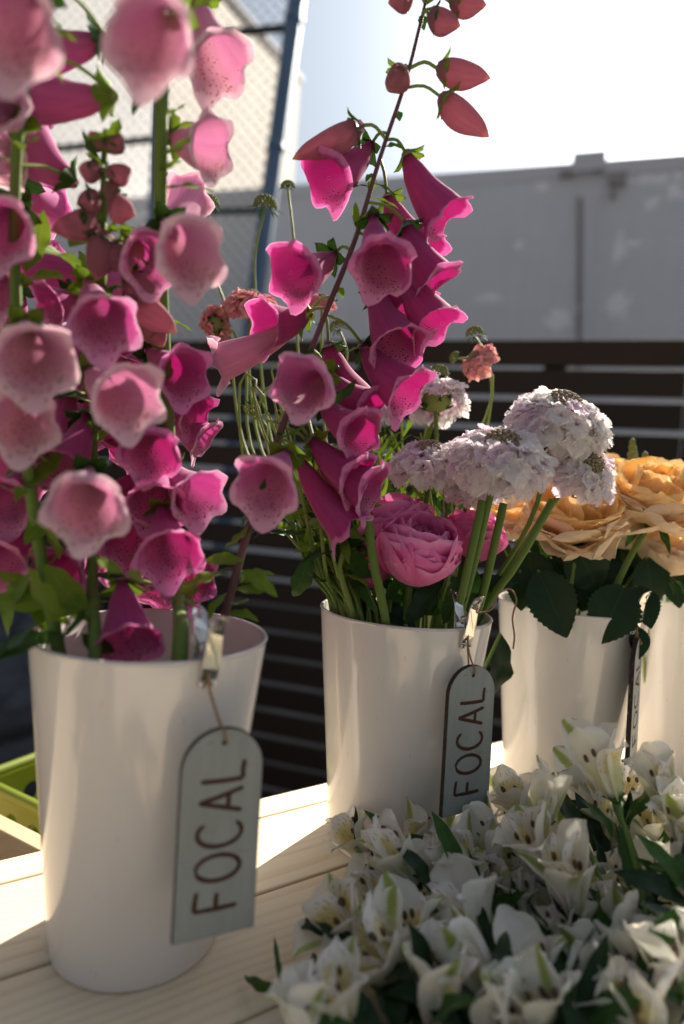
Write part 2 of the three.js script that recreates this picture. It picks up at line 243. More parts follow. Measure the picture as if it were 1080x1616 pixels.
{ // the pale building beyond: one wall turned to the sun, one to the yard
  const a = at(238, 300, 7).setY(0), b = at(462, 300, 12).setY(0), ha = 6.9, hb = at(458, 133, 12).y, back = V(-6, 0, -3);
  const t = thing('pale_building', 'tall pale rendered building standing behind the chain link fence', 'building', a.clone());
  const quad = (p, q, hp, hq, th) => { const n = q.clone().sub(p).cross(V(0, 1, 0)).normalize().multiplyScalar(th); const P = [p, q, q.clone().setY(hq), p.clone().setY(hp)], Q = P.map((v) => v.clone().add(n)); const f = [[0, 1, 2, 3], [5, 4, 7, 6], [3, 2, 6, 7], [1, 5, 6, 2], [4, 0, 3, 7]], all = [...P, ...Q], pos = [], uv = []; for (const k of f) for (const i of [0, 1, 2, 0, 2, 3]) { const v = all[k[i]]; pos.push(v.x, v.y, v.z); uv.push((v.x + v.z) / 4, v.y / 4); } const g = new THREE.BufferGeometry(); g.setAttribute('position', new THREE.Float32BufferAttribute(pos, 3)); g.setAttribute('uv', new THREE.Float32BufferAttribute(uv, 2)); g.computeVertexNormals(); return g; };
  part('sunny_wall', quad(a, b, ha, hb, -.3), M.cream, t);
  part('yard_wall', quad(a.clone().add(V(-.78, 0, 2.35)), a.clone().add(V(-.004, 0, .004)), 8.5, ha, -.3), M.paleRender, t);
  const dir = b.clone().sub(a), roofA = a.clone().setY(ha + .06), roofB = b.clone().setY(hb + .06);
  part('roof_edge', tube([roofA, roofB], .09, 1, 4), M.greyDark, t);
  part('conduit', tube([at(118, 10, 6.75), at(182, 92, 6.85)], .035, 1, 6), M.railDark, t);
}
{ // chain link
  const P = (px, py, d = 3.95) => at(px, py, d);
  const t = thing('chain_link_fence', 'tall chain link fence on blue grey steel posts above the slats', 'fence', P(418, 380).setY(0));
  const top = P(476, -60), low = P(410, 420); const dirP = low.clone().sub(top), foot = top.clone().addScaledVector(dirP, top.y / -dirP.y);
  part('post', tube([foot, top], .054, 2, 18), M.galv, t);
  for (const k of [.10, .52]) { const c = top.clone().lerp(low, k + .09); part('post_band', tube([c.clone().addScaledVector(dirP, -.012), c.clone().addScaledVector(dirP, .012)], .060, 1, 18), M.galv, t); }
  const m1 = P(262, -60, 4.1), m0 = P(238, 430, 4.1), dm = m0.clone().sub(m1), mf = m1.clone().addScaledVector(dm, m1.y / -dm.y);
  part('post', tube([mf, m1], .035, 2, 14), M.galv, t);
  part('rail', tube([P(452, 44), P(258, 62, 4.1)], .024, 1, 10), M.railDark, t);
  part('rail', tube([P(60, 238, 4.25), P(246, 219, 4.1)], .022, 1, 10), M.railDark, t);
  part('rail', tube([P(422, 332), P(245, 336, 4.1)], .02, 1, 10), M.railDark, t);
  // woven wire between a left line and the post
  const wires = [], S = .082, tl = P(-130, -60, 4.35), bl = P(-130, 560, 4.35), tr = P(470, -30, 3.99), br = P(398, 545, 3.99);
  const across = 5.2 / S | 0, down = 2.4 / S | 0;
  const pt = (i, j) => { const u = i / across, v = j / down; return tl.clone().lerp(tr, u).lerp(bl.clone().lerp(br, u), v); };
  for (let i = 0; i < across; i++) {
    const pos = []; for (let j = 0; j <= down * 2; j++) pos.push(pt(i + ((i + j) % 2 ? 1.05 : -.05), j / 2).addScaledVector(FN, (i + j) % 2 ? .004 : -.004));
    for (let j = 0; j < pos.length - 1; j++) { const g = new THREE.CylinderGeometry(.0036, .0036, pos[j].distanceTo(pos[j + 1]), 4, 1, true); wires.push(g.applyMatrix4(basis(pos[j].clone().lerp(pos[j + 1], .5), pos[j + 1].clone().sub(pos[j]), FN))); }
  }
  const w = part('wire_mesh', merged(wires), M.wire, t); w.userData.kind = 'stuff';
}
// ---------------------------------------------------------------- wooden bin, lime basket, stones beyond the table
{
  const y = .705, c0 = onPlaneY(-2, 1309, y), c1 = onPlaneY(75, 1349, y), u = c1.clone().sub(c0).setY(0).normalize(), n = V(-u.z, 0, u.x), th = Math.atan2(-u.z, u.x), rot = M4().makeRotationY(th);
  // n points towards the table; the bin lies on its far side
  const L = .36, D = .34, mid = c0.clone().addScaledVector(u, -.07);
  const t = thing('wooden_bin', 'open pine bin beside the table holding a lime basket', 'bin', mid.clone().addScaledVector(n, -D / 2).setY(0));
  const wall = (len, off, along, turned, h = y) => part('side_panel', new RoundedBoxGeometry(len, h, .016, 1, .002), M.binWood, t, rot.clone().multiply(M4().makeRotationY(turned ? Math.PI / 2 : 0)).setPosition(mid.clone().addScaledVector(n, off).addScaledVector(u, along).setY(h / 2)));
  wall(L, -.008, 0, false); wall(L, -D, 0, false, .56); wall(D - .03, -D / 2 - .003, -L / 2 + .008, true, .56); wall(D - .03, -D / 2 - .003, L / 2 - .008, true, .56);
  part('shelf_board', new RoundedBoxGeometry(L - .04, .016, D - .04, 1, .002), M.binWood, t, rot.clone().setPosition(mid.clone().addScaledVector(n, -D / 2).setY(.49)));
  // lime basket with round holes
  const bc = at(-25, 1236, .67).setY(.515).addScaledVector(u, .1).addScaledVector(n, -.09), b = thing('lime_basket', 'lime green plastic basket with round holes inside the wooden bin', 'basket', bc);
  const holed = (w, h, cols) => { const s = new THREE.Shape(); s.moveTo(-w / 2, 0); s.lineTo(w / 2, 0); s.lineTo(w / 2, h); s.lineTo(-w / 2, h); s.closePath(); for (let i = 0; i < cols; i++) for (let j = 0; j < 4; j++) { const q = new THREE.Path(); q.absellipse((i + .5 - cols / 2) * .034, .026 + j * .036, .0105, .0115, 0, 2 * Math.PI); s.holes.push(q); } return new THREE.ExtrudeGeometry(s, { depth: .003, bevelEnabled: false, curveSegments: 10 }); };
  const side = (w, cols, off, turn) => part('side', holed(w, .165, cols), M.lime, b, rot.clone().multiply(M4().makeRotationY(turn)).setPosition(bc.clone().addScaledVector(turn % Math.PI ? u : n, off)));
  side(.204, 6, .087, 0); side(.204, 6, -.09, 0); side(.17, 5, -.102, Math.PI / 2); side(.17, 5, .099, Math.PI / 2);
  part('floor', new RoundedBoxGeometry(.196, .004, .172, 1, .001), M.lime, b, rot.clone().setPosition(bc.clone().setY(bc.y + .0021)));
  const ring = [[-.106, -.094], [.106, -.094], [.106, .094], [-.106, .094], [-.106, -.094]].map(([a, c]) => bc.clone().addScaledVector(u, a).addScaledVector(n, c).setY(bc.y + .168));
  part('rim', merged([0, 1, 2, 3].map((i) => tube([ring[i], ring[i + 1]], .006, 1, 8))), M.lime, b);
  seed(41);
  const spots = [[-10, 1120, 1.5, .11], [45, 1060, 1.6, .1], [10, 1010, 1.75, .11], [60, 1150, 1.55, .1], [-40, 1040, 1.65, .12], [20, 1190, 1.5, .12], [70, 1010, 1.7, .1]];
  spots.sort((p, q) => q[1] - p[1]);
  const pile = thing('stone_pile', 'pile of dark grey rounded stones in shade beyond the wooden bin', 'stones', at(20, 1200, 1.6).setY(0));
  const blob = (r, s) => { const g = new THREE.IcosahedronGeometry(r, 4), p = g.attributes.position, v = V(); for (let i = 0; i < p.count; i++) { v.fromBufferAttribute(p, i); const k = 1 + .22 * nz(v.x * 9 + s, v.y * 9, v.z * 9); p.setXYZ(i, v.x * k * 1.2, v.y * k * .8, v.z * k); } g.computeVertexNormals(); return g; };
  spots.forEach(([x, yy, d, r], i) => part('stone', blob(r, i * 3.1), M.stone[i % 2], pile, M4().makeRotationY(i * 1.3).setPosition(at(x, yy, d))));
  for (let k = 0; k < 16; k++) part('stone', blob(rr(.11, .17), k * 1.7 + 20), M.stone[k % 2], pile, M4().makeRotationY(k).setPosition(at(rr(-80, 90), 1200, rr(1.5, 1.9)).setY(rr(.1, .62))));
}

// ---------------------------------------------------------------- buckets
const BH = .1766, BT = .065, BB = .047;
const B = [V(-.1032, TOP, -.3608), V(.0537, TOP, -.4825), V(.214, TOP, -.5725), V(.372, TOP, -.662)];
{
  const pr = []; const rim = .0022, wall = .0024;
  const prof = [[.001, .0028], [BB - .006, .0028], [BB - .0045, 0], [BB - .0012, 0], [BB, .0012]]; for (let i = 1; i <= 10; i++) prof.push([lerp(BB, BT, i / 10), lerp(.0012, BH - .0011, i / 10)]);
  prof.push([BT - .0004, BH - .0003], [BT - wall / 2, BH], [BT - wall + .0004, BH - .0003], [BT - wall, BH - .0011]); for (let i = 9; i >= 0; i--) prof.push([lerp(BB, BT, i / 10) - wall, lerp(.005, BH - .0011, i / 10)]); prof.push([.001, .005]);
  const g = new THREE.LatheGeometry(prof.map(([x, y]) => new THREE.Vector2(x, y)), 96);
  const lipPts = []; for (let i = 0; i <= 8; i++) { const a = i / 8 * Math.PI * 2; lipPts.push(new THREE.Vector2(BT - .0009 + .0014 * Math.cos(a), BH - .0008 + .0011 * Math.sin(a))); }
  const lip = new THREE.LatheGeometry(lipPts, 96);
  const labels = ['white plastic bucket full of foxgloves, a sign hanging on it', 'white plastic bucket holding pink peonies and white pincushion flowers', 'white plastic bucket holding peach roses with dark leaves hanging out', 'white plastic bucket partly hidden behind the bucket of peach roses'];
  B.forEach((b, i) => { const t = thing('flower_bucket', labels[i], 'bucket', b, 'white flower buckets along the table'); part('body', g, M.bucket, t, M4().setPosition(b)); part('rim', lip, M.bucket, t, M4().setPosition(b)); });
}
const inBucket = (i, ang, rad, y = .012) => B[i].clone().add(V(Math.cos(ang) * rad, y, Math.sin(ang) * rad));

const rimPt = (i, px, py) => { const p = onPlaneY(px, py, TOP + BH), c = B[i], d = Math.hypot(p.x - c.x, p.z - c.z), R = .0575; if (d > R) { p.x = c.x + (p.x - c.x) * R / d; p.z = c.z + (p.z - c.z) * R / d; } return p; };
// ---------------------------------------------------------------- FOCAL tags, clips, twine
{
  const W = .0385, H = .0985, TH = .0037, R = W / 2;
  const shape = new THREE.Shape(); shape.moveTo(-R, 0); shape.lineTo(R, 0); shape.lineTo(R, H - R); shape.absarc(0, H - R, R, 0, Math.PI, false); shape.closePath();
  const hole = new THREE.Path(); hole.absarc(0, H - .0062, .0014, 0, 2 * Math.PI, true); shape.holes.push(hole);
  const boardG = new THREE.ExtrudeGeometry(shape, { depth: TH - .0008, bevelEnabled: true, bevelThickness: .0004, bevelSize: .0004, bevelSegments: 2, curveSegments: 28 });
  { const p = boardG.attributes.position, uv = boardG.attributes.uv; for (let i = 0; i < p.count; i++) uv.setXY(i, p.getX(i) / .05 + p.getZ(i) / .05, p.getY(i) / .11); }
  // hand-burnt capitals: strokes in letter space (x along the reading direction, y up), reading upwards on the board
  const arc = (cx, cy, rx, ry, a, b, n = 18) => Array.from({ length: n + 1 }, (_, i) => { const t = lerp(a, b, i / n); return [cx + rx * Math.cos(t), cy + ry * Math.sin(t)]; });
  const letters = { F: [[[.02, 0], [0, .5], [.01, 1]], [[0, 1], [.3, .99], [.62, .96]], [[.01, .5], [.25, .5], [.5, .49]]], O: [arc(.4, .5, .4, .52, 1.7, 8.05, 26)], C: [arc(.42, .5, .42, .52, .75, 5.5, 22)], A: [[[0, 0], [.18, .5], [.36, 1.02]], [[.36, 1.02], [.5, .55], [.72, -.02]], [[.1, .34], [.35, .33], [.6, .33]]], L: [[[.02, 1], [0, .5], [.02, 0]], [[.02, .01], [.3, .02], [.6, -.01]]] };
  const order = ['F', 'O', 'C', 'A', 'L'], widths = [.62, .8, .78, .72, .6], size = .0152, tall = .0205, gap = .0042;
  function stroke(pts, w) { // flat burnt groove line, a ribbon with a rounded back
    const c = new THREE.CatmullRomCurve3(pts.map(([x, y]) => V(x, y, 0))), n = 22, P = []; for (let i = 0; i <= n; i++) P.push(c.getPointAt(i / n));
    return sheet(6, n, (u, v) => { const i = Math.round(v * n), a = P[Math.max(0, i - 1)], b = P[Math.min(n, i + 1)], d = b.clone().sub(a).normalize(), e = Math.min(1, Math.min(i, n - i) / 1.5 + .45), q = (u - .5) * w * e * (1 + .18 * nz(i * .6, w * 900 + pts[0][0] * 7)); return [P[i].x - d.y * q, P[i].y + d.x * q, .00028 * (1 - Math.pow((u - .5) * 2, 2)) - .00006]; });
  }
  let cur = .0128; const letterG = order.map((k, i) => { const gs = letters[k].map((s) => stroke(s.map(([x, y]) => [cur + x * size, (y - .5) * tall]), .0027)); cur += widths[i] * size + gap; return merged(gs); });
  const spec = [ // hole pixel, depth, yaw of the face, label
    [0, 355, 1172, .300, 24, [360, 1030], 'grey green wooden FOCAL sign hanging on the foxglove bucket'],
    [1, 748, 1066, .424, 28, [757, 985], 'grey green wooden FOCAL sign hanging on the peony bucket'],
    [2, 1010, 1020, .512, 57, [1012, 985], 'grey green wooden sign hanging edge on from the rose bucket']];
  const fine = V(0, 1, 0);
  for (const [bi, px, py, d, yaw, clip, label] of spec) {
    const hp = at(px, py, d), th = yaw * Math.PI / 180, rot = M4().makeRotationY(th).multiply(M4().makeRotationX(-.03));
    const nrm = V(Math.sin(th), 0, Math.cos(th)), rgt = V(Math.cos(th), 0, -Math.sin(th));
    const org = hp.clone().sub(V(0, H - .0062, TH).applyMatrix4(rot)), m = rot.clone().setPosition(org);
    const t = thing('wooden_sign', label, 'sign', org.clone(), 'FOCAL signs hanging on the buckets');
    const bd = part('board', boardG, [M.tagPaint, M.tagEdge], t, m);
    const lm = m.clone().multiply(M4().makeTranslation(0, 0, TH - .0004)).multiply(M4().makeRotationZ(Math.PI / 2));
    letterG.forEach((g) => part('letter', g, M.burn, bd, lm));
    // clip: straddles the rim
    const ca = B[bi].clone(), ang = Math.atan2(hp.z - ca.z, hp.x - ca.x), out = V(Math.cos(ang), 0, Math.sin(ang)), tan = V(-out.z, 0, out.x);
    const rimP = ca.clone().addScaledVector(out, BT - .001).setY(TOP + BH);
    const c = thing('metal_clip', ['shiny metal spring clip on the rim of the foxglove bucket', 'shiny metal spring clip on the rim of the peony bucket', 'shiny metal spring clip on the rim of the rose bucket'][bi], 'clip', rimP.clone(), 'metal clips on the bucket rims');
    const lever = (() => { const s = new THREE.Shape(); const w0 = .0046, w1 = .0036; s.moveTo(-w0, 0); s.lineTo(w0, 0); s.bezierCurveTo(w0 * 1.05, .012, w1, .02, w1, .033); s.absarc(0, .033, w1, 0, Math.PI, false); s.bezierCurveTo(-w1, .02, -w0 * 1.05, .012, -w0, 0); const h = new THREE.Path(); h.absellipse(0, .0325, .0015, .0024, 0, 2 * Math.PI, true); s.holes.push(h); const g = new THREE.ExtrudeGeometry(s, { depth: .0007, bevelEnabled: true, bevelThickness: .0004, bevelSize: .0004, bevelSegments: 2, steps: 1, curveSegments: 14 }); return g; })();
    const bend = (g, k) => { const q = g.clone(), p = q.attributes.position; for (let i = 0; i < p.count; i++) { const y = p.getY(i), x = p.getX(i); p.setZ(i, p.getZ(i) + k * (.0105 * Math.pow(Math.max(0, y) / .033, 1.7) + .0022 * Math.sin(y / .033 * 5)) - k * 90 * x * x); } q.computeVertexNormals(); return q; };
    const fr = (off, y) => basis(rimP.clone().addScaledVector(out, off).setY(TOP + BH + y), V(0, 1, 0), out);
    part('lever', bend(lever, 1), M.steel, c, fr(.0022, -.0125)); part('lever', bend(lever, -1), M.steel, c, fr(-.0042, -.0125));
    const coil = []; for (let i = 0; i <= 60; i++) { const a = i / 60 * Math.PI * 8; coil.push(rimP.clone().addScaledVector(out, .0024 * Math.cos(a)).addScaledVector(tan, -.0034 + .0068 * i / 60).setY(TOP + BH + .0058 + .0024 * Math.sin(a))); }
    part('spring', tube(coil, .00055, 120, 6), M.steel, c);
    part('jaw', new RoundedBoxGeometry(.0098, .003, .0012, 1, .0005), M.steel, c, basis(rimP.clone().addScaledVector(out, .0024).setY(TOP + BH - .0118), V(0, 1, 0), out));
    // twine from the clip through the hole
    const w = thing('jute_twine', ['brown jute twine holding the sign on the foxglove bucket', 'brown jute twine holding the sign on the peony bucket, one long loose end', 'brown jute twine holding the sign on the rose bucket'][bi], 'twine', rimP.clone(), 'twine loops holding the signs');
    const hang = rimP.clone().addScaledVector(out, .0048).setY(TOP + BH - .011), up = rimP.clone().addScaledVector(out, .004).setY(TOP + BH + .011);
    const strandPair = (pts, n) => { const cc = new THREE.CatmullRomCurve3(pts, false, 'centripetal'), len = cc.getLength(), N = Math.max(20, len / .0006 | 0), fr2 = cc.computeFrenetFrames(N, false), out2 = []; for (const ph of [0, Math.PI]) { const q = []; for (let i = 0; i <= N; i++) { const a = i / N * len / .0028 * Math.PI * 2 + ph; q.push(cc.getPointAt(i / N).addScaledVector(fr2.normals[i], .00034 * Math.cos(a)).addScaledVector(fr2.binormals[i], .00034 * Math.sin(a))); } out2.push(tube(q, .00042, N, 5)); } return merged(out2); };
    const front = hp.clone().addScaledVector(nrm, .0012), backp = hp.clone().addScaledVector(nrm, -TH - .0012), over = hp.clone().add(V(0, .0066, 0));
    part('strand', strandPair([up.clone(), hang.clone().addScaledVector(rgt, -.0007), hang.clone().lerp(front, .5).addScaledVector(rgt, -.0004), front.clone().add(V(0, .003, 0)), hp.clone().addScaledVector(nrm, -TH / 2)]), M.twine, w);
    part('strand', strandPair([up.clone().addScaledVector(tan, .001), hang.clone().addScaledVector(rgt, -.0012), hang.clone().lerp(over, .6).addScaledVector(nrm, -.002).addScaledVector(rgt, -.0018), backp.clone().add(V(0, .002, 0)), hp.clone().addScaledVector(nrm, -TH / 2)]), M.twine, w);
    seed(9 + bi); const kn = []; for (let i = 0; i < 9; i++) { const a = i * 2.4; kn.push(hang.clone().add(V(.001 * Math.cos(a), .0014 * Math.sin(a * 1.3), .001 * Math.sin(a)))); } part('knot', strandPair(kn), M.twine, w);
    if (bi === 1) part('loose_end', strandPair([up, at(775, 962, .425), at(788, 936, .43), at(806, 930, .435), at(815, 945, .435), at(809, 975, .43), at(812, 1005, .43), at(810, 1024, .43)]), M.twine, w);
  }
}

// ---------------------------------------------------------------- flower builders
// leaf: blade along +y of length 1, half width .5 * w, facing +z
function leafGeo(w, { curl = .3, fold = .25, serr = 0, twist = 0, wave = 0, shape = 1, nu = 6, nv = 14 } = {}) {
  return sheet(nu, nv, (u, v) => {
    const q = (u - .5) * 2, prof = Math.pow(Math.sin(Math.PI * Math.pow(Math.min(1, v * .985 + .012), shape)), .85) * .5 * w * (1 + (Math.abs(q) > .9 ? serr * ((Math.round(v * nv) % 2) - .5) : 0));
    const a = curl * v, L = curl ? Math.sin(a) / curl : v, Z = curl ? (1 - Math.cos(a)) / curl : 0, tw = twist * v;
    let x = q * prof, z = -fold * Math.abs(q) * prof * -1 + wave * Math.sin(v * 17 + q) * Math.abs(q) * prof;
    return [x * Math.cos(tw) - z * Math.sin(tw), L - (x * Math.sin(tw)) * 0, Z * -1 + x * Math.sin(tw) + z * Math.cos(tw)];
  });
}
const LEAF = {
  lance: [leafGeo(.22, { curl: .7, wave: .25 }), leafGeo(.25, { curl: 1.2, twist: .6, wave: .3 }), leafGeo(.2, { curl: -.6, twist: -.5, wave: .3 })],
  broad: [leafGeo(.62, { curl: .6, fold: .2, serr: .1, nv: 26, shape: .8 }), leafGeo(.58, { curl: .25, fold: .3, serr: .1, nv: 26, shape: .82 }), leafGeo(.66, { curl: .9, fold: .15, serr: .1, nv: 26, shape: .8 })],
};
// petal: base at the origin, grows along +y and opens towards -z side; curls by bend
function petalGeo({ w = 1, cup = .3, bend = 0, bend0 = 0, shape = .6, tip = .0, ruf = .03, rufk = 9, notch = 0, s = 0, nu = 8, nv = 9, narrow = .25, jag = 0 }) {
  return sheet(nu, nv, (u, v) => {
    const q = (u - .5) * 2, body = Math.pow(Math.sin(Math.PI * (.06 + .86 * Math.pow(v, shape) * .72 + .0)), 1), prof = .5 * w * (narrow + (1 - narrow) * body) * (v > .7 ? Math.sqrt(Math.max(0, 1 - Math.pow((v - .7) / .3, 2) * (.62 + tip))) : 1);
    const edge = 1 - notch * (1 - Math.min(1, Math.abs(q) * 2.2)) * v * v - .12 * q * q * v + jag * ((Math.round(u * nu) % 2) - .5) * sstep(.6, 1, v);
    const t = v * edge, a = bend0 + bend * t, L = Math.abs(bend) > 1e-3 ? (Math.sin(a) - Math.sin(bend0)) / bend : t * Math.cos(bend0), Z = Math.abs(bend) > 1e-3 ? (Math.cos(bend0) - Math.cos(a)) / bend : t * Math.sin(bend0);
    const x = q * prof, z = cup * q * q * prof * 1.4 + ruf * (nz(q * rufk * .35 + s, v * 2.3 + s, s * 1.7) + .7 * nz(q * rufk * .9, v * 3, s + 4)) * Math.pow(v, 2);
    return [x * (1 - .15 * cup * q * q), L + z * Math.sin(a) * .6, -Z + z * Math.cos(a)];
  });
}
// ring petal placement: up axis, azimuth, base radius, opening angle from the axis; the petal's +z looks to the axis
function petalMatrix(c, up, ref, az, r0, y0, open, size, roll = 0, wide = 1) {
  const Y = up.clone().normalize(), X = ref.clone().addScaledVector(Y, -ref.dot(Y)).normalize(), Z = X.clone().cross(Y);
  const rad = X.clone().multiplyScalar(Math.cos(az)).addScaledVector(Z, Math.sin(az)), tanv = Y.clone().cross(rad);
  const dir = Y.clone().multiplyScalar(Math.cos(open)).addScaledVector(rad, Math.sin(open)).addScaledVector(tanv, Math.sin(roll) * .4);
  const inn = rad.clone().multiplyScalar(-Math.cos(open)).addScaledVector(Y, Math.sin(open));
  return basis(c.clone().addScaledVector(rad, r0).addScaledVector(Y, y0), dir, inn, size * wide, size, size);
}
const REF = V(.3, .1, .95);
// stalk of a plant: curved stem mesh
const stemMesh = (t, pts, r0, r1, mat, n = 24, sides = 8) => part('stem', tube(pts, (q) => lerp(r0, r1, q), n, sides), mat, t);

// ---------------------------------------------------------------- foxgloves
seed(77);
const bellGeo = []; for (let k = 0; k < 9; k++) {
  const mk = (inset) => sheet(36, 16, (u, v) => {
    const a = u * 2 * Math.PI, ca = Math.cos(a), sa = Math.sin(a), low = Math.pow(Math.max(0, -ca), 1.5);   // u = .5 is the lower side
    const t = Math.min(1, v / .86), fl = sstep(.82, 1, v);
    let r = lerp(.15, .74, sstep(.0, .34, t) * .38 + .62 * sstep(.2, 1.05, t)) + fl * (.24 + .06 * low) - inset;
    const lobe = fl * (.095 * Math.cos(5 * a + Math.PI) + .09 * nz(ca * 2.2 + k * 5, sa * 2.2, k)) + .05 * Math.sin(2 * a + k * 2) * t;
    r += lobe + .02 * nz(ca * 1.5 + k, sa * 1.5, v * 3 + k);
    let y = t * .93 + fl * (.05 + .17 * low) + .05 * fl * Math.cos(5 * a + Math.PI) + .035 * fl * nz(ca * 3, sa * 3, k * 3 + 1);
    r += fl * .06 * nz(ca * 5, sa * 5, k + 9); y += fl * (.05 * nz(ca * 6, sa * 6, k + 30) - .06 * (k % 3));
    const belly = .13 * Math.sin(Math.PI * Math.min(1, t)) ;
    return [r * sa, y, -r * ca + belly];
  }, true);
  bellGeo.push([mk(0), mk(.03)]);
}
const budGeo = []; for (let k = 0; k < 3; k++) budGeo.push(sheet(18, 12, (u, v) => { const a = u * 2 * Math.PI, r = (.5 * Math.pow(Math.sin(Math.PI * Math.pow(Math.min(1, .05 + v * .945), .8)), .75)) * (1 + .08 * Math.cos(4 * a + k) * v); return [r * Math.sin(a) * (1 - .15 * v), v, -r * Math.cos(a) + .14 * Math.sin(v * Math.PI) + (v > .8 ? .12 * (v - .8) * 5 : 0)]; }, true));
const calyxGeo = (() => { const l = []; for (let i = 0; i < 5; i++) { const a = i / 5 * Math.PI * 2 + .3, g = petalGeo({ w: .62, cup: .4, bend: .5, bend0: .5, shape: .8, tip: .38, ruf: .02, nu: 4, nv: 6, narrow: .5 }); l.push(moved(g, petalMatrix(V(0, 0, 0), V(0, 1, 0), V(1, 0, 0), a, .12, 0, .25, 1))); } return merged(l); })();
function foxglove(label, pts, bells, opt = {}) {
  const P = pts.map(([x, y, d]) => (d === undefined ? x : at(x, y, d)));
  const t = thing('foxglove', label, 'foxglove', P[0].clone(), 'foxgloves in the front bucket');
  const sm = stemMesh(t, P, opt.r0 ?? .0034, opt.r1 ?? .0012, opt.mat ?? M.stemGreen, 60, 9), curve = sm.geometry.userData.curve;
  const samples = []; for (let i = 0; i <= 160; i++) samples.push(curve.getPointAt(i / 160));
  for (const [mx, my, dia, ax, ay, col, kind = 'bell', L0 = .047, push = 0] of bells) {
    let dm = 1000 * .0425 / dia + push, bw = .0175;
    if (kind === 'bud') { let b0 = 1e9, a0 = V(); for (const q of samples) { const c = q.clone().sub(EYE).applyMatrix3(R3t), x = 540 - c.x / c.z * FPX, y = 808 + c.y / c.z * FPX, e = Math.hypot(x - ax, y - ay); if (e < b0) { b0 = e; dm = -c.z - .004; } } bw = dia / FPX * dm; }
    let Mo = at(mx, my, dm); let L = L0 * (kind === 'bud' ? .8 : 1), da = dm, A;
    const lat = at(ax, ay, dm).distanceTo(Mo); if (lat < L && kind === 'bell') da = dm + Math.sqrt(L * L - lat * lat) * .96; A = at(ax, ay, da); L = A.distanceTo(Mo);
    if (kind === 'bell') for (let n = 0; n < 8; n++) { const pr = A.clone().lerp(Mo, .72); let c = 9; for (const q of samples) c = Math.min(c, q.distanceTo(pr)); if (c > .017) break; dm -= .005; da -= .005; Mo = at(mx, my, dm); A = at(ax, ay, da); }
    let best = samples[0], bd = 9; for (const s of samples) { const q = s.distanceTo(A); if (q < bd) { bd = q; best = s; } }
    if (bd > .034) { const sh = best.clone().sub(A).multiplyScalar((bd - .034) / bd * .65); sh.multiplyScalar(1); A.add(sh); }   // draw the foot towards the stalk
    const dir = Mo.clone().sub(A); L = dir.length(); const k = rnd() * 9 | 0, mats = FOX[col];
    const down = V(0, -1, 0).addScaledVector(V(rr(-1, 1), 0, rr(-1, 1)), .12);
    let f;
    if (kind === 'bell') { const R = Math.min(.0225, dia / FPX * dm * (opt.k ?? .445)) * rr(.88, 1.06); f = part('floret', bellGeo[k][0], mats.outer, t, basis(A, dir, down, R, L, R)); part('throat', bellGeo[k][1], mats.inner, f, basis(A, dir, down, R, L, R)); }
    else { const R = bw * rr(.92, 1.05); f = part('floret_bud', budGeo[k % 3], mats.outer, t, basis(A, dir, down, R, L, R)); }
    const cs = kind === 'bell' ? .0145 : Math.max(.007, bw * .75);
    part('calyx', calyxGeo, rnd() < .5 ? M.leafBright : M.leafMid, f, basis(A.clone().addScaledVector(dir, -.02), dir, down, cs));
    const m1 = best.clone().lerp(A, .55).add(V(0, .004, 0));
    part('pedicel', tube([best, m1, A], .0011, 6, 6), M.stemPale, t);
  }
  for (const [x, y, d, dx, dy, dd, len, wd = 1, mat] of (opt.leaves ?? [])) { const p = at(x, y, d), dir = at(x + dx, y + dy, d + dd).sub(p); part('leaf', LEAF.lance[rnd() * 3 | 0], mat ?? (rnd() < .8 ? M.leafBright : M.leafMid), t, basis(p, dir, V(rr(-.6, .6), 1, rr(.2, .9)), len * wd * 1.25, len * .8, len * .8)); }
  // small bracts up the stalk
  for (let i = 0; i < (opt.bracts ?? 14); i++) { const q = rr(opt.b0 ?? .3, .97), p = curve.getPointAt(q), a = rnd() * 6.28; part('bract', LEAF.lance[i % 3], rnd() < .65 ? M.leafBright : M.leafMid, t, basis(p, V(Math.cos(a), rr(-.2, .8), Math.sin(a)), V(0, 1, .2), rr(.018, .03), rr(.012, .024), rr(.012, .02))); }
  return t;
}
const b1 = (a, r) => [inBucket(0, a, r)];
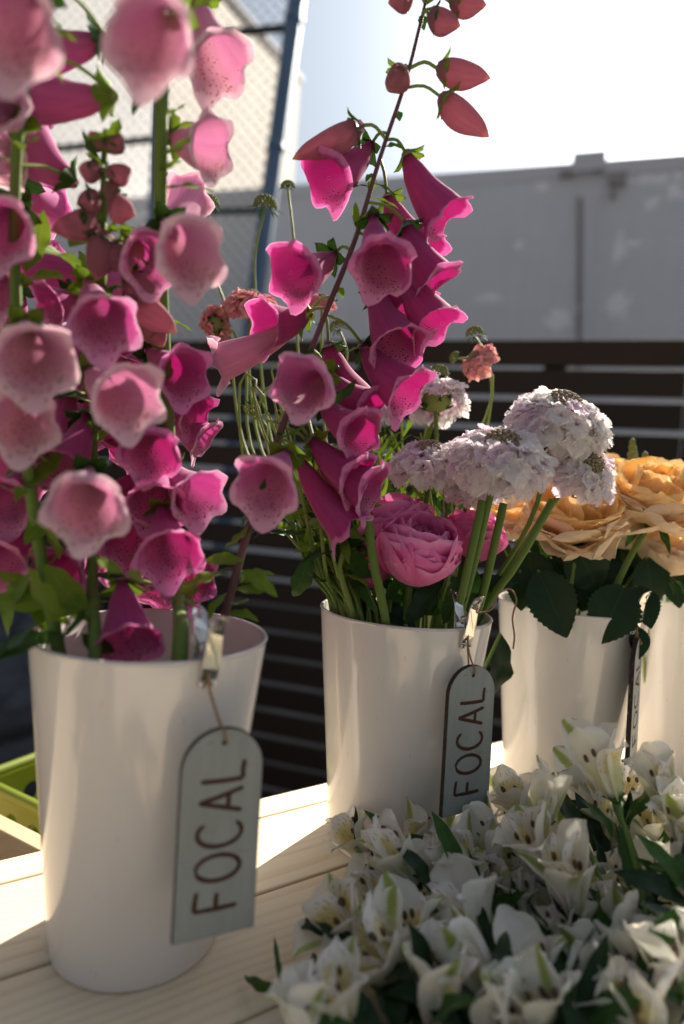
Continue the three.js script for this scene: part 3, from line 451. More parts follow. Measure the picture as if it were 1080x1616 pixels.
foxglove('leaning foxglove with purple stem, deep pink bells and closed tip buds', [b1(-.4, .02), [rimPt(0, 335, 1036)], [354, 975, .366], [388, 850, .376], [440, 690, .392], [512, 500, .404], [560, 380, .408], [603, 240, .408], [640, 130, .404], [668, 20, .402], [690, -70, .404]], [
  [775, 118, 46, 690, 108, 'r', 'bud'], [775, 212, 48, 695, 152, 'r', 'bud'], [608, 140, 42, 638, 108, 'r', 'bud', .022], [728, 36, 40, 676, 25, 'r', 'bud', .026], [768, 3, 40, 710, 2, 'r', 'bud', .03], [612, 0, 36, 652, -8, 'r', 'bud', .024],
  [460, 246, 46, 572, 198, 'r', 'bud', .05],
  [508, 290, 104, 586, 228, 'g'], [706, 345, 102, 640, 240, 'g'], [608, 430, 114, 590, 345, 'g', 'bell', .044], [694, 455, 102, 640, 350, 'g'], [690, 515, 102, 650, 420, 'g'], [632, 550, 104, 590, 450, 'g', 'bell', .052], [650, 625, 104, 575, 545, 'g', 'bell', .05], [668, 405, 100, 615, 330, 'g', 'bell', .05, .02], [655, 490, 102, 600, 410, 'g', 'bell', .05, .02], [668, 560, 100, 600, 480, 'g', 'bell', .052, .02], [560, 640, 100, 520, 560, 'g', 'bell', .05, .02],
  [455, 435, 110, 528, 402, 'g'], [335, 578, 96, 470, 510, 'p', 'bell', .05, .005], [415, 515, 100, 480, 500, 'g'], [472, 610, 118, 515, 590, 'm'], [578, 690, 108, 505, 630, 'g'], [592, 655, 100, 520, 600, 'g'], [572, 760, 106, 488, 690, 'g'], [552, 835, 102, 470, 720, 'g', 'bell', .054], [415, 775, 122, 452, 715, 'm'], [597, 780, 104, 505, 720, 'g', 'bell', .05],
], { mat: M.stemPurple, k: .5, r0: .0033, r1: .001, b0: .35, bracts: 26, leaves: [[400, 850, .372, 40, -25, -.01, .028], [385, 885, .37, -45, -10, -.01, .03, 1.2], [380, 900, .37, 45, 20, -.01, .035, 1], [372, 930, .368, 45, 5, .01, .03, 1.3], [365, 950, .366, 28, 15, -.02, .03], [392, 830, .374, -25, 40, -.01, .03], [378, 920, .37, 40, -25, 0, .03], [360, 970, .366, 30, -10, -.01, .026], [540, 560, .40, 60, -40, .01, .03], [520, 640, .40, 45, -25, .01, .032]] });
foxglove('tall thick green stalked foxglove with pale open bells near its top', [b1(.6, .012), [rimPt(0, 284, 1034)], [281, 920, .378], [268, 700, .395], [256, 460, .378], [253, 330, .345], [254, 220, .326], [260, 110, .322], [285, 20, .32], [300, -60, .32]], [
  [235, 62, 176, 275, 10, 'p', 'bell', .05], [350, 108, 122, 318, 20, 'p'], [338, 232, 122, 275, 235, 'p', 'bell', .04], [305, 405, 140, 262, 350, 'p'], [240, 415, 116, 205, 380, 'm', 'bell', .03],
  [296, 595, 112, 235, 552, 'g'], [314, 658, 100, 255, 600, 'g'], [240, 725, 120, 222, 645, 'g'], [316, 785, 114, 262, 730, 'm'], [245, 800, 114, 250, 720, 'g'], [268, 878, 122, 255, 800, 'g'], [304, 925, 108, 272, 860, 'g'], [205, 862, 112, 235, 790, 'g'], [203, 1020, 120, 192, 915, 'g', 'bell', .044, -.03], [262, 545, 46, 232, 492, 'r', 'bud', .03], [185, 720, 104, 225, 660, 'g', 'bell', .05, .02], [190, 790, 104, 235, 730, 'g', 'bell', .05, .02], [330, 700, 100, 275, 650, 'm', 'bell', .05, .02], [215, 590, 104, 245, 540, 'g', 'bell', .05, .02], [235, 940, 104, 262, 870, 'g', 'bell', .05, .01], [190, 460, 100, 240, 420, 'm', 'bell', .045, .02], [300, 310, 90, 262, 290, 'p', 'bell', .045, .03],
], { r0: .0045, r1: .0034, bracts: 22, b0: .35, leaves: [[255, 245, .33, 55, -6, -.015, .034, 1.3, M.leafBright], [255, 300, .335, 45, -15, 0, .036, 1], [255, 130, .322, -70, 8, -.01, .03, 1.5, M.leafMid], [285, 940, .36, 30, -35, 0, .04], [195, 905, .315, -25, -10, 0, .02, 1.4], [200, 905, .32, 40, 5, .01, .028, 1.4, M.leafBright], [270, 900, .37, -70, -10, .01, .035, 1.3], [325, 985, .35, 20, -60, .01, .03, .9], [305, 990, .35, 45, 15, -.01, .025, 1], [300, 20, .318, 40, -40, -.01, .03, 1.2, M.leafBright]] });
foxglove('foxglove with a bud crowded green tip above dusky pale bells', [b1(2.4, .02), [rimPt(0, 150, 1024)], [146, 900, .368], [148, 700, .378], [158, 520, .37], [164, 380, .35], [164, 260, .335], [168, 205, .332]], [
  [145, 205, 30, 162, 235, 'r', 'bud'], [188, 208, 30, 172, 240, 'r', 'bud'], [125, 262, 34, 160, 270, 'r', 'bud'], [205, 262, 34, 170, 280, 'r', 'bud'], [215, 335, 44, 172, 318, 'r', 'bud'], [80, 358, 50, 155, 345, 'r', 'bud'], [145, 440, 52, 165, 365, 'r', 'bud'], [212, 425, 46, 172, 385, 'r', 'bud'], [120, 318, 38, 158, 310, 'r', 'bud'], [190, 300, 36, 166, 300, 'r', 'bud'],
  [165, 515, 132, 140, 445, 'm'], [205, 630, 138, 140, 585, 'p'], [95, 745, 116, 138, 655, 'g'], [136, 812, 146, 140, 740, 'p'], [85, 912, 118, 132, 860, 'g'], [75, 482, 112, 120, 455, 'g', 'bell', .03], [282, 520, 50, 212, 468, 'r', 'bud', .034], [255, 470, 46, 195, 435, 'r', 'bud', .03], [110, 640, 108, 145, 585, 'g', 'bell', .05, .015], [160, 690, 106, 150, 620, 'g', 'bell', .05, .02], [60, 830, 108, 120, 790, 'g', 'bell', .05, .02], [130, 900, 104, 150, 830, 'g', 'bell', .05, .02], [110, 545, 104, 150, 500, 'm', 'bell', .05, .02], [195, 560, 100, 160, 500, 'g', 'bell', .05, .02], [40, 745, 104, 120, 700, 'g', 'bell', .05, .03], [60, 420, 100, 140, 400, 'g', 'bell', .05, .02],
], { r0: .0042, r1: .0016, bracts: 34, b0: .4, leaves: [[140, 980, .335, -50, -70, .01, .05, 1.2], [110, 985, .325, -80, -60, -.02, .055, 1.3, M.leafBright], [100, 1000, .32, -75, 5, -.02, .045, 1.4], [60, 980, .30, -40, 50, 0, .045, .9], [125, 980, .33, -20, -70, .02, .05, 1.3], [110, 1000, .33, 45, -30, -.02, .03, 2.4, M.leafMid], [130, 1000, .325, 25, 25, 0, .025, 2.4, M.leafMid], [95, 1005, .325, -30, -40, .02, .05], [165, 230, .33, -22, -28, -.01, .02, 1.6], [170, 225, .33, 22, -25, -.01, .02, 1.6]] });
foxglove('foxglove with large pale bells leaning out beyond the bucket edge', [b1(3.4, .02), [rimPt(0, 90, 1012)], [68, 900, .348], [40, 700, .338], [26, 480, .336], [24, 300, .326], [36, 150, .31], [70, 20, .296], [90, -80, .29]], [
  [10, 40, 186, 60, -30, 'p', 'bell', .05], [45, 82, 128, 200, 92, 'm', 'bell', .056], [30, 148, 128, 210, 168, 'm', 'bell', .058], [-15, 150, 140, 30, 190, 'p'], [0, 245, 124, 40, 235, 'p', 'bell', .03], [44, 228, 122, 148, 300, 'm', 'bell', .05], [-10, 365, 134, 30, 330, 'm'], [-20, 460, 124, 25, 440, 'm'], [55, 572, 146, 40, 510, 'p'], [35, 672, 142, 30, 610, 'p'], [2, 800, 124, 45, 735, 'g'], [-5, 895, 120, 40, 835, 'g'], [112, 700, 108, 148, 630, 'g'], [75, 330, 100, 40, 290, 'm', 'bell', .05, .02], [15, 520, 104, 30, 470, 'g', 'bell', .05, .03], [10, 740, 104, 40, 690, 'g', 'bell', .05, .03],
], { r0: .004, r1: .0024, bracts: 30, b0: .3, leaves: [[60, 900, .34, -60, 40, -.01, .05, 1.2], [50, 820, .335, 50, 30, .02, .04, 1.2], [40, 770, .335, 55, -35, .02, .04, 1.2], [30, 450, .335, 60, -50, .03, .045, 1.1], [40, 430, .335, 50, -70, .02, .05, 1.1, M.leafBright], [30, 700, .335, 40, 40, .02, .04], [90, 960, .335, -85, -25, -.01, .05, 1.4, M.leafBright], [75, 930, .335, -70, 0, .02, .05, 1.2], [60, 400, .34, 60, -20, .02, .05, 1.2, M.leafBright], [110, 390, .345, 40, -40, .02, .05, 1.2, M.leafBright], [40, 860, .335, 40, -50, .02, .045, 1.2]] });

// ---------------------------------------------------------------- pincushion flowers (scabiosa)
seed(123);
const flo = []; for (let k = 0; k < 7; k++) {   // one ruffled floret facing +y: five lobes, the outer ones larger
  const l = [];
  for (const [az, len] of [[0, 1.15], [1.05, .95], [-1.05, .95], [2.4, .62], [-2.4, .62]]) l.push(moved(petalGeo({ w: .95, cup: .1, bend: 1.0, bend0: -.35, shape: .6, ruf: .34, rufk: 12, s: k * 7 + az * 3, nu: 8, nv: 5, narrow: .3, jag: .12 }), petalMatrix(V(0, -.25, 0), V(0, 1, 0), V(1, 0, 0), az + .25 * nz(k * 3.3, az), .06, 0, .85 + .35 * nz(az * 2, k * 5.1), len)));
  flo.push(merged(l));
}
const receptacle = new THREE.SphereGeometry(1, 20, 14);
const buttonGeo = (() => { const l = []; for (let i = 0; i < 60; i++) { const y = 1 - i / 60 * 1.05, r = Math.sqrt(Math.max(0, 1 - y * y)), a = i * 2.39996; l.push(new THREE.IcosahedronGeometry(.13, 1).applyMatrix4(M4().setPosition(V(r * Math.cos(a), y * .7, r * Math.sin(a))))); } return merged(l); })();
const bractRing = (() => { const l = []; for (let i = 0; i < 9; i++) l.push(moved(leafGeo(.3, { curl: .8, nu: 4, nv: 6 }), petalMatrix(V(0, 0, 0), V(0, 1, 0), V(1, 0, 0), i * .7, .12, 0, 1.35 + (i % 2) * .3, 1 - (i % 3) * .15))); return merged(l); })();
function scabHead(t, c, up, R, mats, n, flat = .72) {
  part('receptacle', receptacle, M.budGreen, t, basis(c.clone().addScaledVector(up, R * .1), up, REF, R * .5, R * .4, R * .5));
  part('button', buttonGeo, M.button, t, basis(c.clone().addScaledVector(up, R * .42), up, REF, R * .33, R * .30, R * .33));
  n = Math.round(n * .9);
  for (let i = 0; i < n; i++) {
    const q = (i + .5) / n, ph = Math.acos(lerp(.90, -.18, q)), az = i * 2.39996 + rr(-.2, .2), size = R * lerp(.28, .41, q) * rr(.8, 1.2);
    const Y = up.clone(), X = REF.clone().addScaledVector(Y, -REF.dot(Y)).normalize(), Z = X.clone().cross(Y), rad = X.multiplyScalar(Math.cos(az)).addScaledVector(Z, Math.sin(az));
    const k = R * rr(.62, .86), p = c.clone().addScaledVector(rad, k * Math.sin(ph)).addScaledVector(Y, k * Math.cos(ph) * flat);
    const nrm = rad.clone().multiplyScalar(Math.sin(ph)).addScaledVector(Y, Math.cos(ph) + .1).add(V(rr(-.4, .4), rr(-.4, .4), rr(-.4, .4))), outw = rad.clone().multiplyScalar(Math.cos(ph)).addScaledVector(Y, -Math.sin(ph));
    // floret's large lobe (its +x) lies outward, away from the button
    const ny = nrm.clone().normalize(), zz = outw.clone().cross(ny); part('floret', flo[rnd() * 7 | 0], mats[Math.min(mats.length - 1, rnd() * mats.length | 0)], t, basis(p, ny, zz, size));
  }
  part('bracts', bractRing, M.leafDark, t, basis(c.clone().addScaledVector(up, -R * .2), up.clone().negate(), REF, R * .62));
}
const WHITE = [M.scab[0], M.scab[0], M.scab[0], M.scab[1], M.scab[2]];
// stems rise inside the bucket, pass its rim and only then spread
function throughRim(pts) {
  const last = pts.length - 1, keep = pts.filter((q, i) => q.isVector3 || i === last || q[1] < 840), k = keep.findIndex((q) => !q.isVector3);
  if (pts.some((q, i) => i > 0 && q.isVector3)) return keep.map((q) => (q.isVector3 ? q : at(...q)));
  const x = Math.min(760, Math.max(522, keep[k][0] * .45 + 640 * .55)), rim = rimPt(1, x, 958 + rnd() * 18), foot = B[1].clone().lerp(rim, .6).setY(TOP + .012);
  return [foot, rim, ...keep.filter((q) => !q.isVector3).map((q) => at(...q))];
}
function scabiosa(name, label, pts, R, up, mats, n, r = .0022, mat = M.stemGreen, group = 'pincushion flowers in the peony bucket') {
  const P = throughRim(pts), t = thing(name, label, 'pincushion flower', P[0].clone(), group), e = P[P.length - 1];
  stemMesh(t, P, r, r * .8, mat, 22, 8); scabHead(t, e, up.normalize(), R, mats, n); return t;
}
const b2 = (a, r, y) => inBucket(1, a, r, y);
const stretch = (pts) => pts;
scabiosa('pincushion_flower', 'large white and lilac pincushion flower above the peach roses', [b2(2.6, .02), rimPt(1, 766, 966), [838, 820, .47], [880, 668, .47]], .0375, V(.1, .93, .36), WHITE, 100);
scabiosa('pincushion_flower', 'large white pincushion flower with green centre in front of the others', [b2(2.2, .025), rimPt(1, 722, 984), [750, 860, .44], [787, 730, .438]], .036, V(.05, .9, .42), WHITE, 100, .003);
scabiosa('pincushion_flower', 'white pincushion flower with level florets above the pink peonies', [b2(1.2, .02), [700, 930, .49], [690, 840, .485], [678, 736, .482]], .031, V(-.1, .97, .2), WHITE, 84);
scabiosa('pincushion_flower', 'lilac pincushion flower tucked under the large white ones', [b2(1.8, .01), [735, 930, .49], [738, 850, .485], [745, 770, .482]], .024, V(.1, .9, .4), [M.scab[1], M.scab[2]], 64);
scabiosa('pincushion_flower', 'lilac white pincushion flower drooping onto the peach roses', [b2(2.9, .03), rimPt(1, 768, 968), [840, 850, .475], [890, 772, .472], [916, 742, .468]], .028, V(.42, .55, .7), [M.scab[1], M.scab[2], M.scab[0]], 76, .0026);
scabiosa('pincushion_flower', 'white pincushion flower turned away, its green underside showing', [b2(.5, .02), [690, 880, .52], [688, 760, .525], [688, 634, .525]], .027, V(-.05, .85, -.45), WHITE, 76);
scabiosa('pincushion_flower', 'white pincushion flower half hidden behind the leaning foxglove', [b2(.2, .01), [590, 880, .53], [588, 760, .535], [585, 650, .535]], .026, V(-.1, .95, .2), WHITE, 64);
scabiosa('pincushion_flower', 'small coral pink pincushion flower on a thin arching stem', [b2(.9, .02), [735, 850, .53], [742, 720, .54], [778, 620, .545], [772, 575, .545], [757, 572, .545]], .0175, V(-.75, .5, .35), M.scabPink, 44, .0014, M.stemPale);
scabiosa('pincushion_flower', 'peach pink pincushion flower high behind the foxglove bells', [b2(.2, .03), [455, 900, .53], [410, 700, .55], [392, 560, .56], [395, 488, .56]], .026, V(.05, .95, .2), M.scabPink, 70, .0014, M.stemPale);
scabiosa('pincushion_flower', 'small peach pincushion flower seen from its green underside', [b2(.4, .03), [440, 900, .53], [395, 700, .54], [385, 560, .55], [352, 505, .545], [340, 512, .545]], .0165, V(-.8, -.2, -.5), M.scabPink, 50, .0014, M.stemPale);
scabiosa('pincushion_flower', 'dark pink pincushion flower tightly in bud behind the foxglove stem', [b2(.6, .03), [520, 900, .53], [515, 700, .55], [508, 560, .56], [508, 480, .56]], .014, V(.1, .95, .2), [M.scabPink[1]], 40, .0014, M.stemPale);
// closed heads on thin stems
const spikeRing = (n, len, open) => { const l = []; for (let i = 0; i < n; i++) l.push(moved(leafGeo(.16, { curl: .9, nu: 2, nv: 6 }), petalMatrix(V(0, 0, 0), V(0, 1, 0), V(1, 0, 0), i / n * 6.283 + (i % 2) * .2, .3, 0, open + (i % 3) * .2, len * (1 - .2 * (i % 2))))); return merged(l); };
const spikes = [spikeRing(11, 1.5, 1.25), spikeRing(13, 1.3, .7)];
function budHead(label, pts, R, up, k = 0) {
  const P = throughRim(pts), t = thing('pincushion_bud', label, 'flower bud', P[0].clone(), 'pincushion flower buds in the peony bucket'), e = P[P.length - 1]; up.normalize();
  stemMesh(t, P, .0015, .0011, M.stemPale, 40, 7); part('bud', buttonGeo, M.budGreen, t, basis(e.clone().addScaledVector(up, R * .35), up, REF, R * .92, R * 1.15, R * .92)); part('bracts', spikes[k % 2], M.leafMid, t, basis(e.clone().addScaledVector(up, R * .1), up, REF, R));
}
budHead('spiky green flower bud with wide bracts by the steel post', [b2(.1, .02), [470, 930, .53], [430, 700, .55], [405, 480, .56], [403, 400, .56], [418, 332, .56]], .0105, V(.1, .95, .25));
budHead('small round green bud standing above the spiky one', [b2(.1, .03), [490, 900, .53], [475, 600, .55], [464, 380, .56], [455, 300, .56]], .0065, V(-.1, .95, .2), 1);
budHead('flat green bud behind the pale foxglove bells', [b2(.2, .03), [430, 930, .53], [385, 700, .55], [355, 480, .56], [325, 400, .56], [330, 328, .56]], .009, V(.1, .9, .3));
budHead('green bud with fine bristles above the coral flower', [b2(1.1, .03), [748, 850, .53], [758, 720, .54], [776, 620, .545], [768, 560, .545], [750, 532, .545]], .0075, V(-.25, .95, .2));
budHead('smooth round green bud on a sideways stem', [b2(1.0, .03), [755, 850, .53], [765, 700, .54], [775, 600, .545], [760, 568, .545], [722, 566, .545]], .0055, V(-.9, .3, .2), 1);
budHead('green bud beside the white flower turned away', [b2(.7, .03), [640, 900, .53], [660, 760, .54], [680, 640, .545], [692, 592, .545]], .0075, V(.3, .9, .3), 1);
budHead('nodding green bud behind the deep pink bells', [b2(.6, .02), [540, 900, .53], [550, 700, .54], [540, 620, .545], [548, 555, .545], [535, 520, .545]], .007, V(-.4, .6, .3));
budHead('green bud on a stem curling through the foxglove bells', [b2(.5, .02), [440, 900, .53], [395, 760, .53], [378, 660, .53], [385, 590, .53], [404, 600, .53], [398, 640, .53]], .007, V(0, -.9, .3));
// the thin curling stems and the straight bundle
seed(55);
for (let i = 0; i < 11; i++) {
  const x0 = rr(525, 575), x1 = rr(385, 452), top = rr(560, 700), d = rr(.47, .55);
  const rp = rimPt(1, x0, rr(955, 978)), P = [B[1].clone().lerp(rp, .6).setY(TOP + .012), rp, at(lerp(x0, x1, .35), 880, d), at(lerp(x0, x1, .85), 720, d), at(x1 + rr(-12, 12), 660, d), at(x1 + rr(-22, 15), top, d), at(x1 + rr(0, 40), top - rr(-25, 40), d)];
  const t = thing('curling_stem', 'thin pale green curling stem rising behind the foxgloves', 'stem', P[0].clone(), 'thin curling stems in the peony bucket');
  stemMesh(t, P, rr(.0012, .0016), .0008, M.stemPale, 44, 6);
}
for (let i = 0; i < 28; i++) {
  const x0 = rr(510, 600), d = rr(.44, .52), k = rr(-70, -5);
  const rp = rimPt(1, x0, rr(952, 982)), P = [B[1].clone().lerp(rp, .6).setY(TOP + .012), rp, at(x0 + k * .5, 900, d), at(x0 + k, rr(740, 830), d)];
  const t = thing('narrow_leaf_sprig', 'straight green sprig with narrow leaves beside the peonies', 'sprig', P[0].clone(), 'straight green sprigs in the peony bucket');
  stemMesh(t, P, rr(.0019, .0027), .0012, i % 3 ? M.stemGreen : M.stemPale, 16, 7);
  for (let j = 0; j < 4; j++) { const p = P[1].clone().lerp(P[3], rr(.3, 1)); part('leaf', LEAF.lance[j % 3], rnd() < .35 ? M.leafMid : M.leafBright, t, basis(p, V(rr(-1, 1), rr(-.2, 1), rr(-.6, .8)), V(rr(-.5, .5), .6, .8), rr(.02, .035), rr(.025, .05), .03)); }
}
for (let i = 0; i < 22; i++) {
  const x0 = rr(530, 745), xt = x0 + rr(-75, 10), d = rr(.50, .56), rp = rimPt(1, x0, rr(948, 962)), P = [B[1].clone().lerp(rp, .6).setY(TOP + .012), rp, at(lerp(x0, xt, .6), 850, d), at(xt, rr(640, 790), d)];
  const t = thing('green_sprig', 'slender sunlit green sprig standing behind the peonies', 'sprig', P[0].clone(), 'slender sprigs behind the peonies');
  stemMesh(t, P, rr(.0013, .0019), .0008, M.stemPale, 16, 6);
  for (let j = 0; j < 6; j++) { const p = P[2].clone().lerp(P[3], rr(-.2, 1)); part('leaf', LEAF.lance[j % 3], rnd() < .7 ? M.leafBright : M.leafMid, t, basis(p, V(rr(-.8, .8), rr(.2, 1.2), rr(-.5, .6)), V(rr(-.5, .5), .6, .8), rr(.012, .025), rr(.025, .045), .03)); }
}
{ // stem whose flower was cut away, in front of the peonies; and a ragged leaf at the rim
  const P = [b2(1.7, .03), rimPt(1, 608, 984), at(592, 900, .424), at(581, 822, .422)], t = thing('cut_stem', 'thick green stem with a pale cut end before the peonies', 'stem', P[0].clone());
  stemMesh(t, P, .0034, .003, M.stemGreen, 14, 10); part('cut_end', new THREE.CylinderGeometry(.0029, .0029, .0015, 12), M.filament, t, basis(P[3], P[3].clone().sub(P[2]), REF));
  const q = [b2(2.8, .04), rimPt(1, 552, 974), at(536, 900, .448), at(545, 862, .446)], l = thing('hanging_leaf_stem', 'stem with a long drooping green leaf at the bucket rim', 'stem', q[0].clone());
  stemMesh(l, q, .003, .0022, M.stemPale, 14, 9);
  part('leaf', LEAF.lance[1], M.leafMid, l, basis(at(492, 872, .445), at(460, 958, .44).sub(at(492, 872, .445)), V(.2, .3, 1), .06, .043, .03));
  part('leaf', LEAF.lance[0], M.leafMid, l, basis(at(545, 862, .446), at(480, 868, .44).sub(at(545, 862, .446)), V(0, 1, .4), .06, .034, .03));
  part('leaf', LEAF.lance[2], M.leafMid, l, basis(at(545, 862, .446), at(580, 915, .44).sub(at(545, 862, .446)), V(0, .4, 1), .07, .03, .03));
}
// extra thick stems crossing before the roses
for (const [a, b, c] of [[[716, 984], [742, 880, .438], [762, 790, .44]], [[750, 976], [776, 880, .455], [795, 795, .46]], [[762, 970], [815, 890, .465], [872, 790, .47]]]) {
  const P = [b2(rr(1.5, 2.5), .03), rimPt(1, ...a), at(...b), at(...c)], t = thing('thick_stem', 'thick green stem slanting up to the white pincushion flowers', 'stem', P[0].clone(), 'thick stems under the white pincushion flowers');
  stemMesh(t, P, .0034, .003, M.stemGreen, 14, 9);
}

// ---------------------------------------------------------------- peonies
seed(201);
const PEO = { out: [0, 1, 2].map((i) => petalGeo({ w: 1.22, cup: .46, bend: -1.15, bend0: .3, shape: .62, ruf: .055, rufk: 5, s: i * 4, notch: .04, nu: 10, nv: 10, narrow: .4 })), in: [0, 1, 2].map((i) => petalGeo({ w: .8, cup: .55, bend: -1.3, bend0: .2, shape: .6, ruf: .2, rufk: 12, s: i * 5 + 1, notch: .15, jag: .06, nu: 10, nv: 8, narrow: .4 })) };
function peony(label, c, R, up, tone, stemPts, inner = 40) {
  const t = thing('peony', label, 'peony', stemPts[0].clone(), 'pink peonies'); up.normalize();
  stemMesh(t, [...stemPts, c.clone().addScaledVector(up, -R * .7)], .0032, .0028, M.stemGreen, 16, 8);
  const foot = c.clone().addScaledVector(up, -R * .78);
  const ring = (n, open, size, geo, r0, y0, mat, ph = 0) => { for (let i = 0; i < n; i++) part('petal', geo[rnd() * 3 | 0], mat, t, petalMatrix(foot, up, REF, i / n * 6.283 + ph + rr(-.15, .15), r0, y0, open + rr(-.07, .07), size * rr(.93, 1.07), rr(-.2, .2))); };
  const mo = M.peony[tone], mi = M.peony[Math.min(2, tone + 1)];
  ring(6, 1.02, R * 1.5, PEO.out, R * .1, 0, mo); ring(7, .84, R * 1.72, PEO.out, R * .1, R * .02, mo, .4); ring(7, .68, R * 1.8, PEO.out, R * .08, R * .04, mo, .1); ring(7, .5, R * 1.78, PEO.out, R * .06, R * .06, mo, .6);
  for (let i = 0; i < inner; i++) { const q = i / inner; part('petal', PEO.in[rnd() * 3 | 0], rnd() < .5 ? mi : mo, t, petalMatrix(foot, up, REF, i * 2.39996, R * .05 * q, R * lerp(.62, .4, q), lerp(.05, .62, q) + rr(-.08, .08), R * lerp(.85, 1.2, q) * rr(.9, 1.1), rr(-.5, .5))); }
  for (let i = 0; i < 5; i++) part('sepal', PEO.out[i % 3], M.leafMid, t, petalMatrix(foot, up, REF, i * 1.26, R * .1, -R * .06, 1.2, R * .7));
}
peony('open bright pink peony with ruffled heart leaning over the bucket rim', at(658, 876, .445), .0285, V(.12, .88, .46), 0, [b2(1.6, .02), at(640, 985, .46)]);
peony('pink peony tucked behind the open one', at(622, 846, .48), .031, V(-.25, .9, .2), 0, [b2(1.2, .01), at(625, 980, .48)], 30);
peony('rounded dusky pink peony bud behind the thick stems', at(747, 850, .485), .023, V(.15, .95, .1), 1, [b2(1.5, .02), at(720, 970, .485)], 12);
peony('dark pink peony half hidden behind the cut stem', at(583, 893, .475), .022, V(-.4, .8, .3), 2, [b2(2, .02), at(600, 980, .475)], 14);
for (const [x, y, d, dx, dy, len] of [[700, 985, .45, 25, -60, .05], [640, 985, .44, 35, -45, .045], [660, 990, .46, -50, -40, .045], [740, 970, .47, 10, -80, .05], [610, 985, .47, 20, -70, .05], [690, 960, .47, -40, -25, .05], [575, 985, .46, -20, -60, .045], [790, 1000, .52, 8, 120, .07], [630, 950, .49, 45, 10, .05], [715, 930, .49, 40, -10, .05]]) {
  const p = at(x, y, d), q = b2(rr(1, 3), .03), t = thing('peony_leaf', 'broad green peony leaf among the stems in the bucket', 'leaf', q.clone(), 'peony leaves in the bucket');
  part('stem', tube([q, p.clone().lerp(q, .3), p], .0014, 8, 6), M.stemGreen, t); part('leaf', LEAF.lance[rnd() * 3 | 0], rnd() < .3 ? M.leafMid : M.leafDark, t, basis(p, at(x + dx, y + dy, d - .01).sub(p), V(rr(-.4, .4), .5, .8), len * 1.4, len, len));
}

// ---------------------------------------------------------------- peach roses
seed(305);
const ROS = { out: [0, 1, 2, 3].map((i) => petalGeo({ w: 1.25, cup: .42, bend: -.55, bend0: .3, shape: .62, ruf: .16, rufk: 6, s: i * 4 + 2, notch: .06, nu: 12, nv: 10, narrow: .45, tip: .1 })), in: [0, 1, 2, 3].map((i) => petalGeo({ w: 1.0, cup: .3, bend: -.9, bend0: .1, shape: .6, ruf: .2, rufk: 9, s: i * 3 + 8, notch: .08, nu: 10, nv: 8, narrow: .5 })) };
function rose(label, c, R, up, stemPts, o = {}) {
  const t = thing('rose', label, 'rose', stemPts[0].clone(), 'peach roses'); up.normalize();
  const foot = c.clone().addScaledVector(up, -R * .62);
  stemMesh(t, [...stemPts, foot.clone()], .0031, .0027, M.stemGreen, 16, 8);
  part('hip', new THREE.SphereGeometry(R * .16, 12, 8), M.stemGreen, t, basis(foot, up, REF));
  const ring = (n, open, size, geo, r0, y0, mat, ph = 0, wide = 1) => { for (let i = 0; i < n; i++) part('petal', geo[rnd() * 4 | 0], mat, t, petalMatrix(foot, up, REF, i / n * 6.283 + ph + rr(-.2, .2), r0, y0, open + rr(-.06, .06), size * rr(.95, 1.06), rr(-.3, .3), wide)); };
  const w = o.open ?? 1;
  ring(5, 1.34 * w, R * 1.1, ROS.out, R * .02, -R * .04, M.rose[0]); ring(5, 1.12 * w, R * 1.22, ROS.out, R * .02, -R * .02, M.rose[0], .6); ring(6, .92 * w, R * 1.3, ROS.out, R * .02, 0, M.rose[0], .2); ring(6, .76 * w, R * 1.3, ROS.out, 0, R * .02, M.rose[1], .7); ring(7, .62 * w, R * 1.18, ROS.in, 0, R * .06, M.rose[1], .3, .95);
  for (let i = 0; i < 34; i++) { const q = i / 34; part('petal', ROS.in[rnd() * 4 | 0], M.rose[rnd() < .6 ? 2 : 1], t, petalMatrix(foot, up, REF, i * 2.39996, R * .1 * q, R * .16, lerp(.06, .62 * w, q) + rr(-.06, .06), R * lerp(.5, .9, q) * rr(.92, 1.08), rr(-.7, .7), .75)); }
  for (let i = 0; i < 5; i++) part('sepal', LEAF.lance[i % 3], M.leafMid, t, petalMatrix(foot, up, REF, i * 1.26 + .3, R * .1, -R * .02, 1.7, R * .75));
}
const b3 = (a, r, y) => inBucket(2, a, r, y);
rose('wide open peach rose with ruffled orange heart over the rim', at(908, 806, .53), .043, V(-.08, .84, .54), [b3(1.6, .02), at(895, 960, .53), at(905, 880, .53)]);
rose('pale peach rose raised highest, side on against the fence', at(1040, 776, .535), .043, V(-.12, .88, .46), [b3(.8, .02), at(968, 940, .53), at(1005, 860, .535)]);
rose('half open peach rose below the raised one', at(1062, 868, .56), .036, V(.2, .95, .1), [b3(.5, .03), at(995, 945, .55), at(1030, 915, .555)], { open: .72 });
rose('peach rose behind the raised one, mostly hidden', at(985, 830, .6), .034, V(.1, .9, .2), [b3(-.5, .02), at(975, 950, .6)], { open: .8 });
rose('peach rose standing behind, glowing in the sun', at(958, 745, .61), .032, V(.1, .95, .1), [b3(-1, .02), at(940, 950, .6)], { open: .7 });
rose('orange peach rose glimpsed between the thick stems', at(790, 815, .58), .034, V(-.2, .9, .25), [b3(3, .03), at(830, 950, .57)], { open: .9 });
